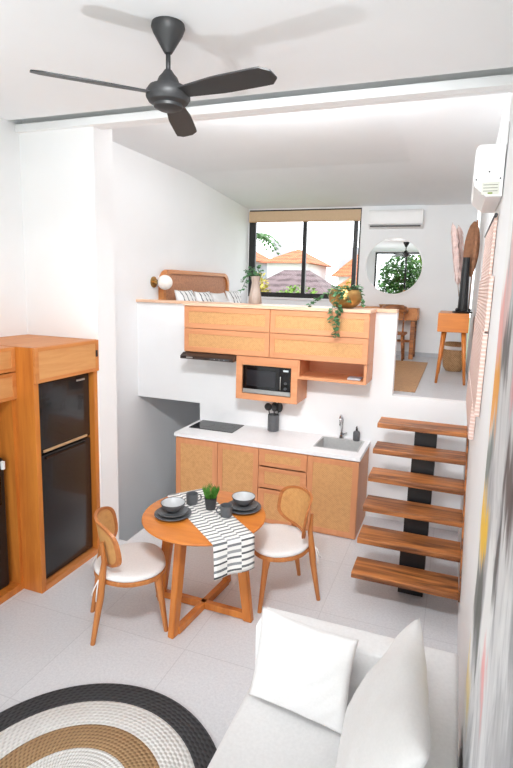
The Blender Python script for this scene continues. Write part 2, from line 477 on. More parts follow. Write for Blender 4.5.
# a short flight goes down under the loft, beside the kitchen
w = MB(); w.box(-4.1, -3.18, -1.58, 2.1, -1.35, -1.25)
for k in range(5): w.box(-4.1, -3.18, -1.58, -1.36 + .25 * k, -.2 * (k + 1) - .2, -.2 * (k + 1))
struct('floor_lower', w, M['skirt'])
w = MB(); w.box(-3.18, -3.05, -1.58, 2.1, -1.35, -.12); w.box(-4.1, -3.05, 2.1, 2.2, -1.35, 0); w.box(-4.1, -3.18, -1.70, -1.58, -1.35, -.12)
struct('wall_stairwell', w, M['white'])
struct('wall_left', MB().box(-4.25, -4.1, -7.15, 3.87, -1.35, 4.45), M['white'])
struct('wall_right', MB().prism([(0, 0), (.2, 0), (.2, 4.45), (.055, 4.45), (0, .9)], -3.87, 7.15, XZ), M['white'])
w = MB()
w.box(-4.1, 0, 3.72, 3.87, FZ, 2.40); w.box(-4.1, 0, 3.72, 3.87, 4.03, 4.45)
w.box(-1.93, 0, 3.72, 3.87, 2.40, 4.03); w.box(-4.1, -4.085, 3.72, 3.87, 2.40, 4.03)
struct('wall_back', w, M['white'])
struct('wall_pillar', MB().box(-4.1, -3.272, -1.842, -1.58, 0, 3.935).box(-4.1, -3.272, -1.739, -1.58, 3.935, 4.3), M['white'])
w = MB()
w.box(-3.18, 0, 0, .12, 0, FZ); w.box(-4.1, -3.18, 0, .12, 1.115, FZ)
w.box(-4.1, HW, 0, .12, FZ, 2.36)
struct('wall_kitchen', w, M['white'])
w = MB(); w.box(-3.18, -3.05, .12, 2.1, 0, 1.29); w.box(-4.1, -3.05, 2.1, 2.2, 0, 1.29)
struct('wall_niche', w, M['white'])
struct('floor_mezzanine', MB().box(-4.1, 0, .12, 3.72, 1.29, FZ), M['floor_up'])
sk = MB(); sk.box(-4.1, 0, 3.70, 3.72, FZ, FZ + .075); struct('baseboard_back', sk, M['skirt'])
# ceilings
struct('ceiling', MB().box(-4.1, .06, -7.0, -1.97, 4.01, 4.12), M['ceil'])
c = MB()
c.prism([(-1.74, 4.22), (1.3, 4.22), (3.72, 4.05), (3.72, 4.4), (-1.74, 4.4)], -4.1, -.85, YZ)
c.prism([(-1.74, 4.20), (3.72, 4.04), (3.72, 4.4), (-1.74, 4.4)], -.85, .06, YZ)
struct('ceiling_mezzanine', c, M['ceil'])
struct('ceiling_slab', MB().box(-4.25, .15, -7.15, 3.87, 4.45, 4.6), M['ceil'])
b = MB(); b.box(-4.1, .06, -1.89, -1.80, 3.935, 4.0, .004); struct('trim_beam', b, M['white'])
struct('wall_header', MB().box(-4.1, .06, -1.80, -1.74, 3.935, 4.45), M['white'])
# rear wall with tall glazing
w = MB(); w.box(-4.1, -3.3, -7.15, -7, 0, 4.45); w.box(-.2, 0, -7.15, -7, 0, 4.45); w.box(-3.3, -.2, -7.15, -7, 3.98, 4.45); w.box(-3.3, -.2, -7.15, -7, 0, .06)
struct('wall_rear', w, M['white'])
def window(name, x0, x1, z0, z1, y, mull, jamb, rail, d=.06):
    r = bpy.data.objects.new(name, None); C.objects.link(r); r.location = ((x0 + x1) / 2, y, z0); r['kind'] = 'structure'
    f = MB()
    f.box(x0, x0 + jamb[0], y, y + d, z0, z1); f.box(x1 - jamb[1], x1, y, y + d, z0, z1)
    f.box(x0 + jamb[0], x1 - jamb[1], y, y + d, z0, z0 + rail[0]); f.box(x0 + jamb[0], x1 - jamb[1], y, y + d, z1 - rail[1], z1)
    f.build('window_frame', M['alu'], r)
    xs = [x0 + jamb[0]]
    for xm, wm in mull:
        MB().box(xm - wm / 2, xm + wm / 2, y, y + d, z0 + rail[0], z1 - rail[1]).build('mullion', M['alu'], r)
        xs += [xm - wm / 2, xm + wm / 2]
    xs.append(x1 - jamb[1])
    for i in range(0, len(xs), 2):
        MB().box(xs[i], xs[i + 1], y + d * .4, y + d * .4 + .006, z0 + rail[0], z1 - rail[1]).build('pane', M['glass'], r)
    return r
w1 = window('window_1', -4.085, -1.93, 2.40, 4.03, 3.725, [(-2.975, .07)], (.13, .03), (.09, .03))
MB().box(-2.06, -1.985, 3.726, 3.784, 2.49, 4.0).build('mullion', M['alu'], w1)
MB().box(-4.085, -1.93, 3.66, 3.7245, 2.365, 2.40, .004).build('window_sill', M['top'], w1)
window('window_2', -3.3, -.2, .06, 3.98, -7.1, [(-2.15, .06), (-1.1, .06)], (.06, .06), (.06, .06))

bl = thing('roller_blind', 'beige roller blind rolled up at the top of the black loft window', 'blind', (-3.0, 3.72, 3.83))
MB().box(-4.08, -1.94, 3.68, 3.71, 3.815, 4.0, .006).build('blind_fabric', M['blind'], bl)
MB().box(-4.08, -1.94, 3.674, 3.716, 3.80, 3.815, .004).build('bottom_rail', M['goldwood'], bl)

# ledge on the half wall and over the wall cabinets
lg = MB().prism([(-4.1, -.03), (-3.19, -.03), (-3.19, -.415), (-1.022, -.415), (-1.022, -.03), (HW, -.03), (HW, .14), (-4.1, .14)], 2.362, 2.395)
o = lg.build('ledge', wood('ledge_wood', (238, 200, 172), (222, 178, 146), 'X', .9, .35)); o['kind'] = 'structure'
tag(o, 'pale wood ledge capping the half wall above the wall cabinets', 'ledge')

# ------------------------------------------------------------------ KITCHEN base units
DY = -.628                                    # carcass front
def carcass(mb, x0, x1, z0, z1, y0=DY, y1=-.004, t=.018, back=True, top=True):
    mb.box(x0, x0 + t, y0, y1, z0, z1); mb.box(x1 - t, x1, y0, y1, z0, z1)
    mb.box(x0 + t, x1 - t, y0, y1, z0, z0 + t)
    if top: mb.box(x0 + t, x1 - t, y0, y1, z1 - t, z1)
    if back: mb.box(x0 + t, x1 - t, y1 - .01, y1, z0 + t, z1 - (t if top else 0))
def panel_front(parent, name, x0, x1, z0, z1, yf, rim=.06, th=.02, rimz=None, vertical=True):
    """framed front with a cane field, face at y = yf"""
    g = .003; x0 += g; x1 -= g; z0 += g; z1 -= g; rz_ = rimz or rim
    f = MB()
    f.box(x0, x0 + rim, yf, yf + th, z0, z1, .002); f.box(x1 - rim, x1, yf, yf + th, z0, z1, .002)
    f.box(x0 + rim, x1 - rim, yf, yf + th, z0, z0 + rz_, .002); f.box(x0 + rim, x1 - rim, yf, yf + th, z1 - rz_, z1, .002)
    d = f.build(name, M['oakv'] if vertical else M['oak'], parent)
    MB().box(x0 + rim, x1 - rim, yf + .006, yf + .014, z0 + rz_, z1 - rz_).build('cane_panel', M['cane'], d)
    return d
x0, x1, x2, x3, x4 = -3.155, -2.617, -2.119, -1.565, -1.018
u = thing('base_cabinet', 'base cabinet with two tall cane doors under the cooktop', 'cabinet', ((x0 + x2) / 2, -.32, 0))
m_ = MB(); carcass(m_, x0, x2, 0, .858); m_.build('body', M['oakv'], u)
panel_front(u, 'door', x0, x1, .01, .85, DY - .021); panel_front(u, 'door', x1, x2, .01, .85, DY - .021)
u = thing('drawer_cabinet', 'base cabinet with three cane fronted drawers in the middle of the counter', 'cabinet', ((x2 + x3) / 2, -.32, 0))
m_ = MB(); carcass(m_, x2 + .001, x3, 0, .858); m_.build('body', M['oakv'], u)
for a, b_ in ((.662, .85), (.412, .65), (.01, .40)):
    panel_front(u, 'drawer', x2, x3, a, b_, DY - .021, .07, .02, .045, False)
u = thing('sink_cabinet', 'base cabinet with one cane door under the sink, beside the stairs', 'cabinet', ((x3 + x4) / 2, -.32, 0))
m_ = MB(); carcass(m_, x3 + .001, x4, 0, .858, top=False); m_.build('body', M['oakv'], u)
panel_front(u, 'door', x3, x4, .01, .85, DY - .021)

# worktop with a sink cut-out
sx0, sx1, sy0, sy1 = -1.542, -1.075, -.47, -.075
wt = MB(); WX0, WX1, WY0, WY1 = -3.172, -1.008, -.652, -.002
bmw = wt.bm
def ring_plate(bm, o, i, z0, z1):
    L = []
    for (a, b_, c_, d_), z in ((o, z0), (o, z1), (i, z1), (i, z0)):
        L.append([bm.verts.new(p) for p in ((a, c_, z), (b_, c_, z), (b_, d_, z), (a, d_, z))])
    for k in range(4):
        A, B = L[k], L[(k + 1) % 4]
        for q in range(4): bm.faces.new((A[q], A[(q + 1) % 4], B[(q + 1) % 4], B[q]))
    bmesh.ops.recalc_face_normals(bm, faces=bm.faces)
ring_plate(bmw, (WX0, WX1, WY0, WY1), (sx0, sx1, sy0, sy1), .86, .902)
o = wt.build('worktop', M['top']); tag(o, 'white stone worktop running over the three cane base cabinets', 'worktop')
sk_ = thing('sink', 'square stainless steel sink set into the white worktop', 'sink', ((sx0 + sx1) / 2, (sy0 + sy1) / 2, .74))
s = MB(); q = .003
ring_plate(s.bm, (sx0 - .012, sx1 + .012, sy0 - .012, sy1 + .012), (sx0 + q, sx1 - q, sy0 + q, sy1 - q), .9022, .905)
bx0, bx1, by0, by1 = sx0 + q, sx1 - q, sy0 + q, sy1 - q
s.box(bx0, bx0 + .004, by0, by1, .74, .9022); s.box(bx1 - .004, bx1, by0, by1, .74, .9022)
s.box(bx0, bx1, by0, by0 + .004, .74, .9022); s.box(bx0, bx1, by1 - .004, by1, .74, .9022)
s.box(bx0, bx1, by0, by1, .736, .740)
s.build('basin', M['sinksteel'], sk_)
MB().lathe([(0, .7405), (.035, .7405), (.04, .743), (.03, .745), (0, .745)], (-1.34, -.22, 0)).build('drain', M['chrome'], sk_, True, 40)
ck = thing('cooktop', 'black glass two zone cooktop set on the left of the worktop', 'cooktop', (-2.83, -.2, .902))
MB().box(-3.12, -2.55, -.40, -.03, .9025, .909, .002).build('glass_plate', M['screen'], ck)
for cx, rr in ((-2.98, .1), (-2.70, .09)):
    r_ = MB(); n = 40
    r_.ring_prism([(cx + rr * math.cos(2 * PI * k / n), -.2 + rr * math.sin(2 * PI * k / n)) for k in range(n)], [(cx + (rr - .004) * math.cos(2 * PI * k / n), -.2 + (rr - .004) * math.sin(2 * PI * k / n)) for k in range(n)], .9091, .9095)
    r_.build('zone_ring', M['darkgrey'], ck)
fa = thing('kitchen_tap', 'chrome swan neck tap standing behind the sink', 'tap', (-1.335, -.045, .905))
px_, py_ = -1.335, -.042
pts = [(px_, py_, .905 + t) for t in (.03, .1, .18, .22)]
for k in range(1, 9):
    a = PI * k / 8 * 1.0; pts.append((px_ - .02 * math.sin(a) * .4, py_ - .055 + .055 * math.cos(a), 1.125 + .055 * math.sin(a)))
pts.append((px_, py_ - .11, 1.08))
MB().tube(pts, .012, 12).build('spout', M['chrome'], fa, True)
MB().lathe([(0, 0), (.028, 0), (.028, .03), (.018, .04), (.018, .06), (0, .06)], (px_, py_, .903), 20).build('tap_base', M['chrome'], fa, True, 40)
MB().tube([(px_ + .015, py_, .95), (px_ + .06, py_ - .01, .975)], [.008, .006], 10).build('lever', M['chrome'], fa, True)
so = thing('soap_bottle', 'dark grey soap pump bottle beside the tap', 'soap bottle', (-1.16, -.055, .903))
MB().lathe([(0, 0), (.036, 0), (.04, .006), (.04, .09), (.034, .105), (.014, .112), (.014, .12), (0, .12)], (-1.16, -.06, .9025), 20).build('bottle', M['ceram'], so, True, 40)
p_ = MB(); p_.lathe([(0, .1205), (.012, .1205), (.012, .14), (.005, .142), (.005, .165), (0, .165)], (-1.16, -.06, .9025), 14); p_.tube([(-1.16, -.06, 1.066), (-1.16, -.1, 1.062)], .006, 8)
p_.build('pump', M['black'], so, True, 40)

ux, uy = -2.155, -.085
ut = thing('utensil_pot', 'grey round pot of dark kitchen utensils on the worktop', 'pot', (ux, uy, .9025))
tag(ut, 'grey cylindrical pot on the worktop holding dark cooking utensils', 'pot')
MB().lathe([(0, 0), (.064, 0), (.068, .004), (.068, .195), (.062, .198), (.059, .19), (.059, .012), (0, .012)], (ux, uy, .9025), 28).build('pot_body', M['ceram'], ut, True, 40)
utl = [(-.030, .0, -.062, .0, 'dark round ladle leaning left in the grey utensil pot', 'ladle', (.036, .02, .036)),
       (.0, .02, .0, .03, 'dark spatula standing upright in the middle of the utensil pot', 'spatula', (.034, .006, .045)),
       (.03, .0, .062, .0, 'dark slotted spoon leaning right in the grey utensil pot', 'spoon', (.032, .012, .05)),
       (.01, -.03, .022, -.05, 'dark spoon at the front of the grey utensil pot', 'spoon', (.026, .01, .036))]
for a, b_, c_, d_, lab, cat, sc in utl:
    t_ = thing('cooking_' + cat, lab, cat, (ux + a, uy + b_, .918), 0, 'utensils in the grey pot')
    MB().tube([(ux + a * .5, uy + b_ * .5, .918), (ux + c_, uy + d_, 1.15)], .006, 8).build('handle', M['utensil'], t_, True)
    MB().sphere((ux + c_ * 1.15, uy + d_ * 1.15, 1.185 + (.012 if cat == 'spoon' else 0)), 1.3, 16, sc).build('head', M['utensil'], t_, True)

# ------------------------------------------------------------------ KITCHEN wall units
UY = -.387
XL, XD, XR = -3.184, -2.116, -1.030
ZT, ZM, ZB = 2.361, 2.10, 1.822
for x0_, x1_, lab in ((XL, XD, 'left oak wall cabinet with two cane flaps above the extractor hood'), (XD + .001, XR, 'right oak wall cabinet with two cane flaps above the open shelf')):
    u = thing('wall_cabinet', lab, 'cabinet', ((x0_ + x1_) / 2, -.2, ZB))
    m_ = MB(); carcass(m_, x0_, x1_, ZB, ZT, UY, -.004); m_.build('body', M['oakv'], u)
    for a, b_ in ((ZM, ZT - .002), (ZB + .004, ZM)):
        panel_front(u, 'flap', x0_, x1_, a, b_, UY - .021, .055, .02, .06, False)
mx0, mx1, mz0, mz1 = -2.510, -1.778, 1.327, 1.820
u = thing('microwave_housing', 'oak box housing the built in microwave below the wall cabinets', 'cabinet', ((mx0 + mx1) / 2, -.2, mz0))
h = MB()
h.box(mx0, mx0 + .075, -.408, -.004, mz0, mz1, .002); h.box(mx1 - .075, mx1, -.408, -.004, mz0, mz1, .002)
h.box(mx0 + .075, mx1 - .075, -.408, -.004, mz0, mz0 + .07); h.box(mx0 + .075, mx1 - .075, -.408, -.004, mz1 - .095, mz1)
h.build('body', M['oak'], u)
ax0, ax1, az0, az1 = mx0 + .078, mx1 - .078, mz0 + .072, mz1 - .098
mw = thing('microwave', 'black microwave with steel trim built into the oak housing', 'microwave', ((ax0 + ax1) / 2, -.2, az0))
MB().box(ax0, ax1, -.385, -.02, az0, az1, .004).build('body', M['black'], mw)
MB().box(ax0 + .006, ax1 - .13, -.402, -.3855, az0 + .055, az1 - .006, .003).build('door', M['screen'], mw)
MB().box(ax0 + .05, ax1 - .18, -.4035, -.4022, az0 + .09, az1 - .05).build('door_window', plain('smoked_window', (34, 34, 38), .1), mw)
MB().box(ax1 - .128, ax1 - .004, -.402, -.3855, az0 + .055, az1 - .006, .003).build('control_panel', M['screen'], mw)
MB().box(ax0 + .004, ax1 - .004, -.403, -.3855, az0 + .004, az0 + .052, .003).build('lower_trim', M['steel'], mw)
MB().tube([(ax1 - .115, -.42, az0 + .075), (ax1 - .115, -.42, az1 - .10)], .006, 10).build('handle', M['steel'], mw, True)
for k in range(2): MB().lathe([(0, 0), (.016, 0), (.016, .012), (0, .012)], (ax1 - .06, -.402, az0 + .09 + .06 * k), 16, Matrix.Rotation(PI / 2, 4, 'X')).build('knob', M['darkgrey'], mw, True, 40)
MB().box(ax1 - .09, ax1 - .03, -.4035, -.4022, az1 - .045, az1 - .025).build('display', plain('pale_display', (196, 204, 206), .3), mw)
u = thing('open_shelf', 'open oak shelf box hanging under the right wall cabinet', 'shelf', (-1.4, -.2, 1.613))
h = MB(); sx_0, sx_1 = mx1 + .001, XR
h.box(sx_0, sx_0 + .02, -.408, -.004, 1.613, 1.820); h.box(sx_1 - .03, sx_1, -.408, -.004, 1.613, 1.820)
h.box(sx_0 + .02, sx_1 - .03, -.408, -.004, 1.613, 1.645); h.box(sx_0 + .02, sx_1 - .03, -.02, -.004, 1.645, 1.820)
h.build('body', M['oak'], u)
o = MB().box(-1.24, -1.10, -.36, -.22, 1.6455, 1.665, .002).build('card_stack', M['grey_book']); tag(o, 'small pale grey stack of cards lying in the open oak shelf', 'cards')

# hood
hd = thing('extractor_hood', 'slim dark extractor hood under the left wall cabinet', 'extractor hood', (-2.85, -.25, 1.75))
prof = [(-.004, 1.752), (-.500, 1.752), (-.500, 1.785), (-.43, 1.818), (-.004, 1.818)]
MB().prism(prof, -3.182, -2.514, YZ).build('hood_body', plain('hood_dark', (46, 34, 30), .35), hd)
MB().box(-2.80, -2.56, -.5035, -.5, 1.760, 1.778).build('control_strip', M['darkgrey'], hd)
for k in range(3): MB().sphere((-2.62 - .06 * k, -.5055, 1.769), .006, 10).build('button', M['chrome'], hd, True)
MB().box(-3.10, -3.02, -.503, -.5, 1.762, 1.778).build('badge', M['steel'], hd)

# ------------------------------------------------------------------ STAIRS
st = thing('staircase', 'open staircase of six teak treads on one black steel beam', 'stairs', (-.43, -1.1, 0))
TX0, TX1 = -.851, -.0145
for k in range(6):
    y = -1.7703 + .2145 * k; z = .297 + .2011 * k; t = .05
    MB().box(TX0, TX1, y, y + .2757, z - t, z, .006).build('tread', M['stair'], st)
    # the steel box under each tread, linked by risers to the next
sb = MB()
for k in range(6):
    y = -1.7703 + .2145 * k; z = .297 + .2011 * k
    sb.box(-.495, -.285, y + (.12 if k == 0 else .10), y + (.32 if k == 0 else .27), (.20 if k == 0 else z - .2511 - .001), z - .0505)
sb.box(-.495, -.285, -1.42, -1.335, 0, .2005)
sb.build('stringer', M['black'], st)
MB().box(-.44, -.34, -.43, -.002, .98, 1.09).build('bracket', M['black'], st)
by = [(-1.80, .2), (-1.80, .33), (-.40, 1.38), (-.002, 1.38), (-.002, 1.24), (-.30, 1.24)]
MB().prism([(-1.76, .23), (-1.76, .33), (-.42, 1.44), (-.05, 1.44), (-.05, 1.30), (-.34, 1.30)], -.0140, -.002, YZ).build('wall_string', M['stair'], st)

# ------------------------------------------------------------------ FRIDGE HOUSING + neighbours
FX = -3.287; fy0, fy1 = -2.612, -1.845
u = thing('fridge_housing', 'tall teak housing around the black fridge with a flap on top', 'cabinet', (-3.7, -2.2, 0))
h = MB()
h.box(-4.095, FX, fy0, fy0 + .05, 0, 2.083, .002); h.box(-4.095, FX, fy1 - .05, fy1, 0, 2.083, .002)
h.build('side_panel', M['teak'], u)
MB().box(-4.095, FX, fy0 + .05, fy1 - .05, 2.05, 2.083).build('top_panel', M['teaky'], u)
MB().box(-4.095, FX, fy0 + .05, fy1 - .05, 0, .05).build('plinth', M['teaky'], u)
MB().box(-4.09, -3.33, fy0 + .05, fy1 - .05, 1.785, 1.80).build('shelf_panel', M['teaky'], u)
def flap_yz(parent, name, xf, ya, yb, za, zb, rim=.05, mat='veneer', th=.022):
    f = MB()
    f.box(xf - th, xf, ya, ya + rim, za, zb, .002); f.box(xf - th, xf, yb - rim, yb, za, zb, .002)
    f.box(xf - th, xf, ya + rim, yb - rim, za, za + rim * .8, .002); f.box(xf - th, xf, ya + rim, yb - rim, zb - rim * .8, zb, .002)
    d = f.build(name, M['teaky'], parent)
    MB().box(xf - th + .004, xf - .006, ya + rim, yb - rim, za + rim * .8, zb - rim * .8).build('inlay', M[mat], d)
    return d
fl = flap_yz(u, 'flap', FX + .024, fy0 + .002, fy1 - .002, 1.796, 2.081, .038)
MB().box(FX + .024, FX + .030, fy1 - .045, fy1 - .022, 1.93, 1.99).build('latch', M['black'], fl)
fr = thing('fridge', 'tall black two door fridge inside the teak housing', 'fridge', (-3.7, -2.2, .052))
gy0, gy1 = fy0 + .058, fy1 - .056
MB().box(-4.06, -3.395, gy0, gy1, .052, 1.775, .006).build('body', M['black'], fr)
for nm, za, zb in (('fridge_door', .065, 1.165), ('freezer_door', 1.185, 1.775)):
    d = MB().box(-3.394, -3.335, gy0, gy1, za, zb, .008, 3).build(nm, M['fridge'], fr, True, 40)
    if nm == 'freezer_door':
        MB().box(-3.333, -3.318, gy0 + .06, gy1 - .06, 1.19, 1.212, .004).build('handle', M['goldwood'], d)
        MB().box(-3.3348, -3.3335, gy1 - .17, gy1 - .06, 1.722, 1.738).build('badge', M['steel'], d)
    else:
        MB().box(-3.333, -3.320, gy0 + .08, gy1 - .08, 1.125, 1.15, .004).build('handle', M['screen'], d)
LX = -3.485; ly0 = -3.6
u = thing('drinks_cabinet', 'teak cabinet left of the fridge with veneered flaps over an open bay', 'cabinet', (-3.8, -3.0, 0))
h = MB(); h.box(-4.095, LX, ly0, ly0 + .03, 0, 2.08); h.box(-4.095, LX, fy0 - .032, fy0 - .001, 0, 2.08); h.box(-4.095, LX, ly0 + .03, fy0 - .032, 0, .06); h.box(-4.095, -4.08, ly0 + .03, fy0 - .032, .06, 2.08)
h.box(-4.08, LX, ly0 + .03, fy0 - .032, 1.66, 1.69); h.box(-4.08, LX, ly0 + .03, fy0 - .032, 2.055, 2.08)
h.build('body', M['teak'], u)
flap_yz(u, 'flap', LX + .024, ly0, fy0 - .001, 1.885, 2.08, .035); flap_yz(u, 'flap', LX + .024, ly0, fy0 - .001, 1.66, 1.875, .035)
wd = thing('water_dispenser', 'black water dispenser standing in the teak bay left of the fridge', 'water dispenser', (-3.7, -2.88, .06))
MB().box(-3.95, -3.55, -3.07, -2.68, .061, 1.18, .03, 4).build('body', M['black'], wd, True, 40)
MB().box(-3.549, -3.535, -3.0, -2.74, .80, 1.04, .006).build('tap_bay', M['screen'], wd)
MB().box(-3.549, -3.52, -2.73, -2.705, 1.09, 1.16, .006).build('white_tap', M['plastic'], wd)

# ------------------------------------------------------------------ AIR CONDITIONERS, MIRROR
def ac_profile(d=.2, h=.32):
    pts = [(0, 0), (0, h), (d * .82, h)]
    for k in range(1, 7):
        a = PI / 2 * k / 6; pts.append((d * .82 + d * .18 * math.sin(a), h - .05 + .05 * math.cos(a)))
    pts += [(d, h * .33), (d * .95, h * .2), (d * .62, .015), (d * .55, 0)]
    return pts
ac = thing('air_conditioner', 'white air conditioner on the right wall, seen from its end', 'air conditioner', (-.1, -1.45, 3.22))
MB().prism([(.03 - x, z + 3.25) for x, z in ac_profile(.185, .335)], 1.05, 1.85, XZ).build('body', M['plastic'], ac, True, 35)
MB().box(-.10, .01, -1.856, -1.8505, 3.262, 3.342).build('end_label', plain('label_paper', (214, 214, 204), .6), ac)
for zz in (3.255, 3.275, 3.295): MB().box(-.09, .0, -1.858, -1.8565, zz + .027, zz + .031).build('label_line', plain('label_ink', (120, 124, 112), .6), ac)
MB().box(-.06, -.03, -1.859, -1.8565, 3.265, 3.275).build('label_spot', plain('label_green', (128, 150, 60), .6), ac)
for dx, dz in ((-.138, .14), (.012, .145), (-.06, .19)): MB().sphere((dx, -1.852, 3.22 + dz), .006, 8).build('screw', M['darkgrey'], ac)
MB().box(-.01, .038, -1.84, -1.76, 3.5855, 3.73, .006).build('pipe_cover', M['plastic'], ac)
ac = thing('air_conditioner', 'white wall air conditioner above the round mirror', 'air conditioner', (-1.31, 3.6, 3.66))
MB().prism([(3.719 - x, z + 3.66) for x, z in ac_profile(.19, .30)], -1.77, -.86, YZ).build('body', M['plastic'], ac, True, 35)
MB().box(-1.74, -.89, 3.532, 3.56, 3.675, 3.695).build('air_slot', M['black'], ac)
MB().sphere((-1.69, 3.528, 3.76), .012, 10).build('status_light', M['plastic'], ac, True)

mr = thing('round_mirror', 'round mirror with thin white frame on the loft wall', 'mirror', (-1.315, 3.70, 3.015))
n = 64; ro, ri = .51, .485
circ = lambda r: [(-1.315 + r * math.cos(2 * PI * k / n), 3.015 + r * math.sin(2 * PI * k / n)) for k in range(n)]
MB().ring_prism(circ(ro), circ(ri), -3.718, -3.690, XZ).build('mirror_frame', M['plastic'], mr, True, 40)
MB().prism(circ(ri - .0005), -3.715, -3.705, XZ).build('mirror_glass', M['mirror'], mr)

# ------------------------------------------------------------------ CEILING FAN
fx, fy = -1.79, -3.07
fn = thing('ceiling_fan', 'black three blade ceiling fan hanging from the white ceiling', 'ceiling fan', (fx, fy, 4.01))
MB().lathe([(0, 4.0095), (.088, 4.0095), (.092, 3.99), (.08, 3.96), (.03, 3.875), (.02, 3.86), (0, 3.86)], (fx, fy, 0)).build('canopy', M['fan'], fn, True, 40)
MB().tube([(fx, fy, 3.87), (fx, fy, 3.74)], .013, 14).build('rod', M['fan'], fn, True)
MB().lathe([(0, 3.775), (.02, 3.775), (.034, 3.755), (.052, 3.735), (.064, 3.705), (.07, 3.695), (.105, 3.685), (.122, 3.66), (.122, 3.63), (.108, 3.607), (.08, 3.595), (.078, 3.58), (.05, 3.566), (0, 3.564)], (fx, fy, 0)).build('motor', M['fan'], fn, True, 35)
def fan_blade(ang):
    b = bmesh.new(); nx, ny = 14, 4
    T = Matrix.Translation((fx, fy, 3.645)) @ Matrix.Rotation(ang, 4, 'Z')
    G = []
    for i in range(nx + 1):
        t = i / nx; r = .09 + (.70 - .09) * t
        w = .042 + .028 * min(1, t * 2.2)
        if t > .9: w *= math.sqrt(max(0, 1 - ((t - .9) / .1) ** 2)) * .55 + .45
        row = []
        for j in range(ny + 1):
            s_ = (j / ny - .5) * 2
            pitch = -math.radians(13)
            row.append(T @ Vector((r, s_ * w * math.cos(pitch) + .012 * t, s_ * w * math.sin(pitch) - .02 * t)))
        G.append(row)
    up = [[b.verts.new(p + Vector((0, 0, .004))) for p in r_] for r_ in G]; dn = [[b.verts.new(p - Vector((0, 0, .004))) for p in r_] for r_ in G]
    for i in range(nx):
        for j in range(ny):
            b.faces.new((up[i][j], up[i + 1][j], up[i + 1][j + 1], up[i][j + 1])); b.faces.new((dn[i][j], dn[i][j + 1], dn[i + 1][j + 1], dn[i + 1][j]))
    for i in range(nx):
        for j in (0, ny): b.faces.new((up[i][j], up[i + 1][j], dn[i + 1][j], dn[i][j]))
    for j in range(ny):
        for i in (0, nx): b.faces.new((up[i][j], up[i][j + 1], dn[i][j + 1], dn[i][j]))
    bmesh.ops.recalc_face_normals(b, faces=b.faces)
    m = MB(); m._add(b); return m
BA = [math.radians(a) for a in (-132, -14.5, 109)]
for a in BA: fan_blade(a).build('blade', M['fan'], fn, True, 40)

# ------------------------------------------------------------------ TABLE
tx, ty, TZ, TR = -1.952, -2.26, .81, .487
tb = thing('dining_table', 'round teak dining table on a crossed base', 'table', (tx, ty, 0))
MB().lathe([(0, TZ - .05), (TR - .06, TZ - .05), (TR - .01, TZ - .022), (TR, TZ - .012), (TR - .004, TZ - .003), (TR - .014, TZ), (0, TZ)], (tx, ty, 0), 72).build('tabletop', M['table'], tb, True, 30)
feet = [(-2.004, -2.645), (-1.545, -2.276), (-2.372, -2.264), (-1.93, -1.873)]
for q in feet:
    d = Vector((q[0] - tx, q[1] - ty, 0)).normalized(); a = Vector((-d.y, d.x, 0))
    l = bmesh.new(); rings = []
    for z, r, hw, hd in ((0, .40, .026, .036), (TZ - .051, .30, .03, .042)):
        c_ = Vector((tx, ty, z)) + d * r
        rings.append([l.verts.new(c_ + d * sx * hd + a * sy * hw) for sx, sy in ((-1, -1), (1, -1), (1, 1), (-1, 1))])
    for k in range(4): l.faces.new((rings[0][k], rings[0][(k + 1) % 4], rings[1][(k + 1) % 4], rings[1][k]))
    l.faces.new(rings[0][::-1]); l.faces.new(rings[1])
    bmesh.ops.recalc_face_normals(l, faces=l.faces)
    bmesh.ops.bevel(l, geom=list(l.edges), offset=.005, segments=2, affect='EDGES')
    MB()._add(l).build('leg', M['tleg'], tb)
for i, (p, q) in enumerate(((feet[0], feet[3]), (feet[1], feet[2]))):
    d = Vector((q[0] - p[0], q[1] - p[1], 0)); ang = math.atan2(d.y, d.x)
    xf = Matrix.Translation((tx, ty, 0)) @ Matrix.Rotation(ang, 4, 'Z')
    MB().box(-.37, .37, -.024, .024, .005 + .0005 * i, .062, .004, 2, xf).build('cross_bar', M['tleg'], tb)

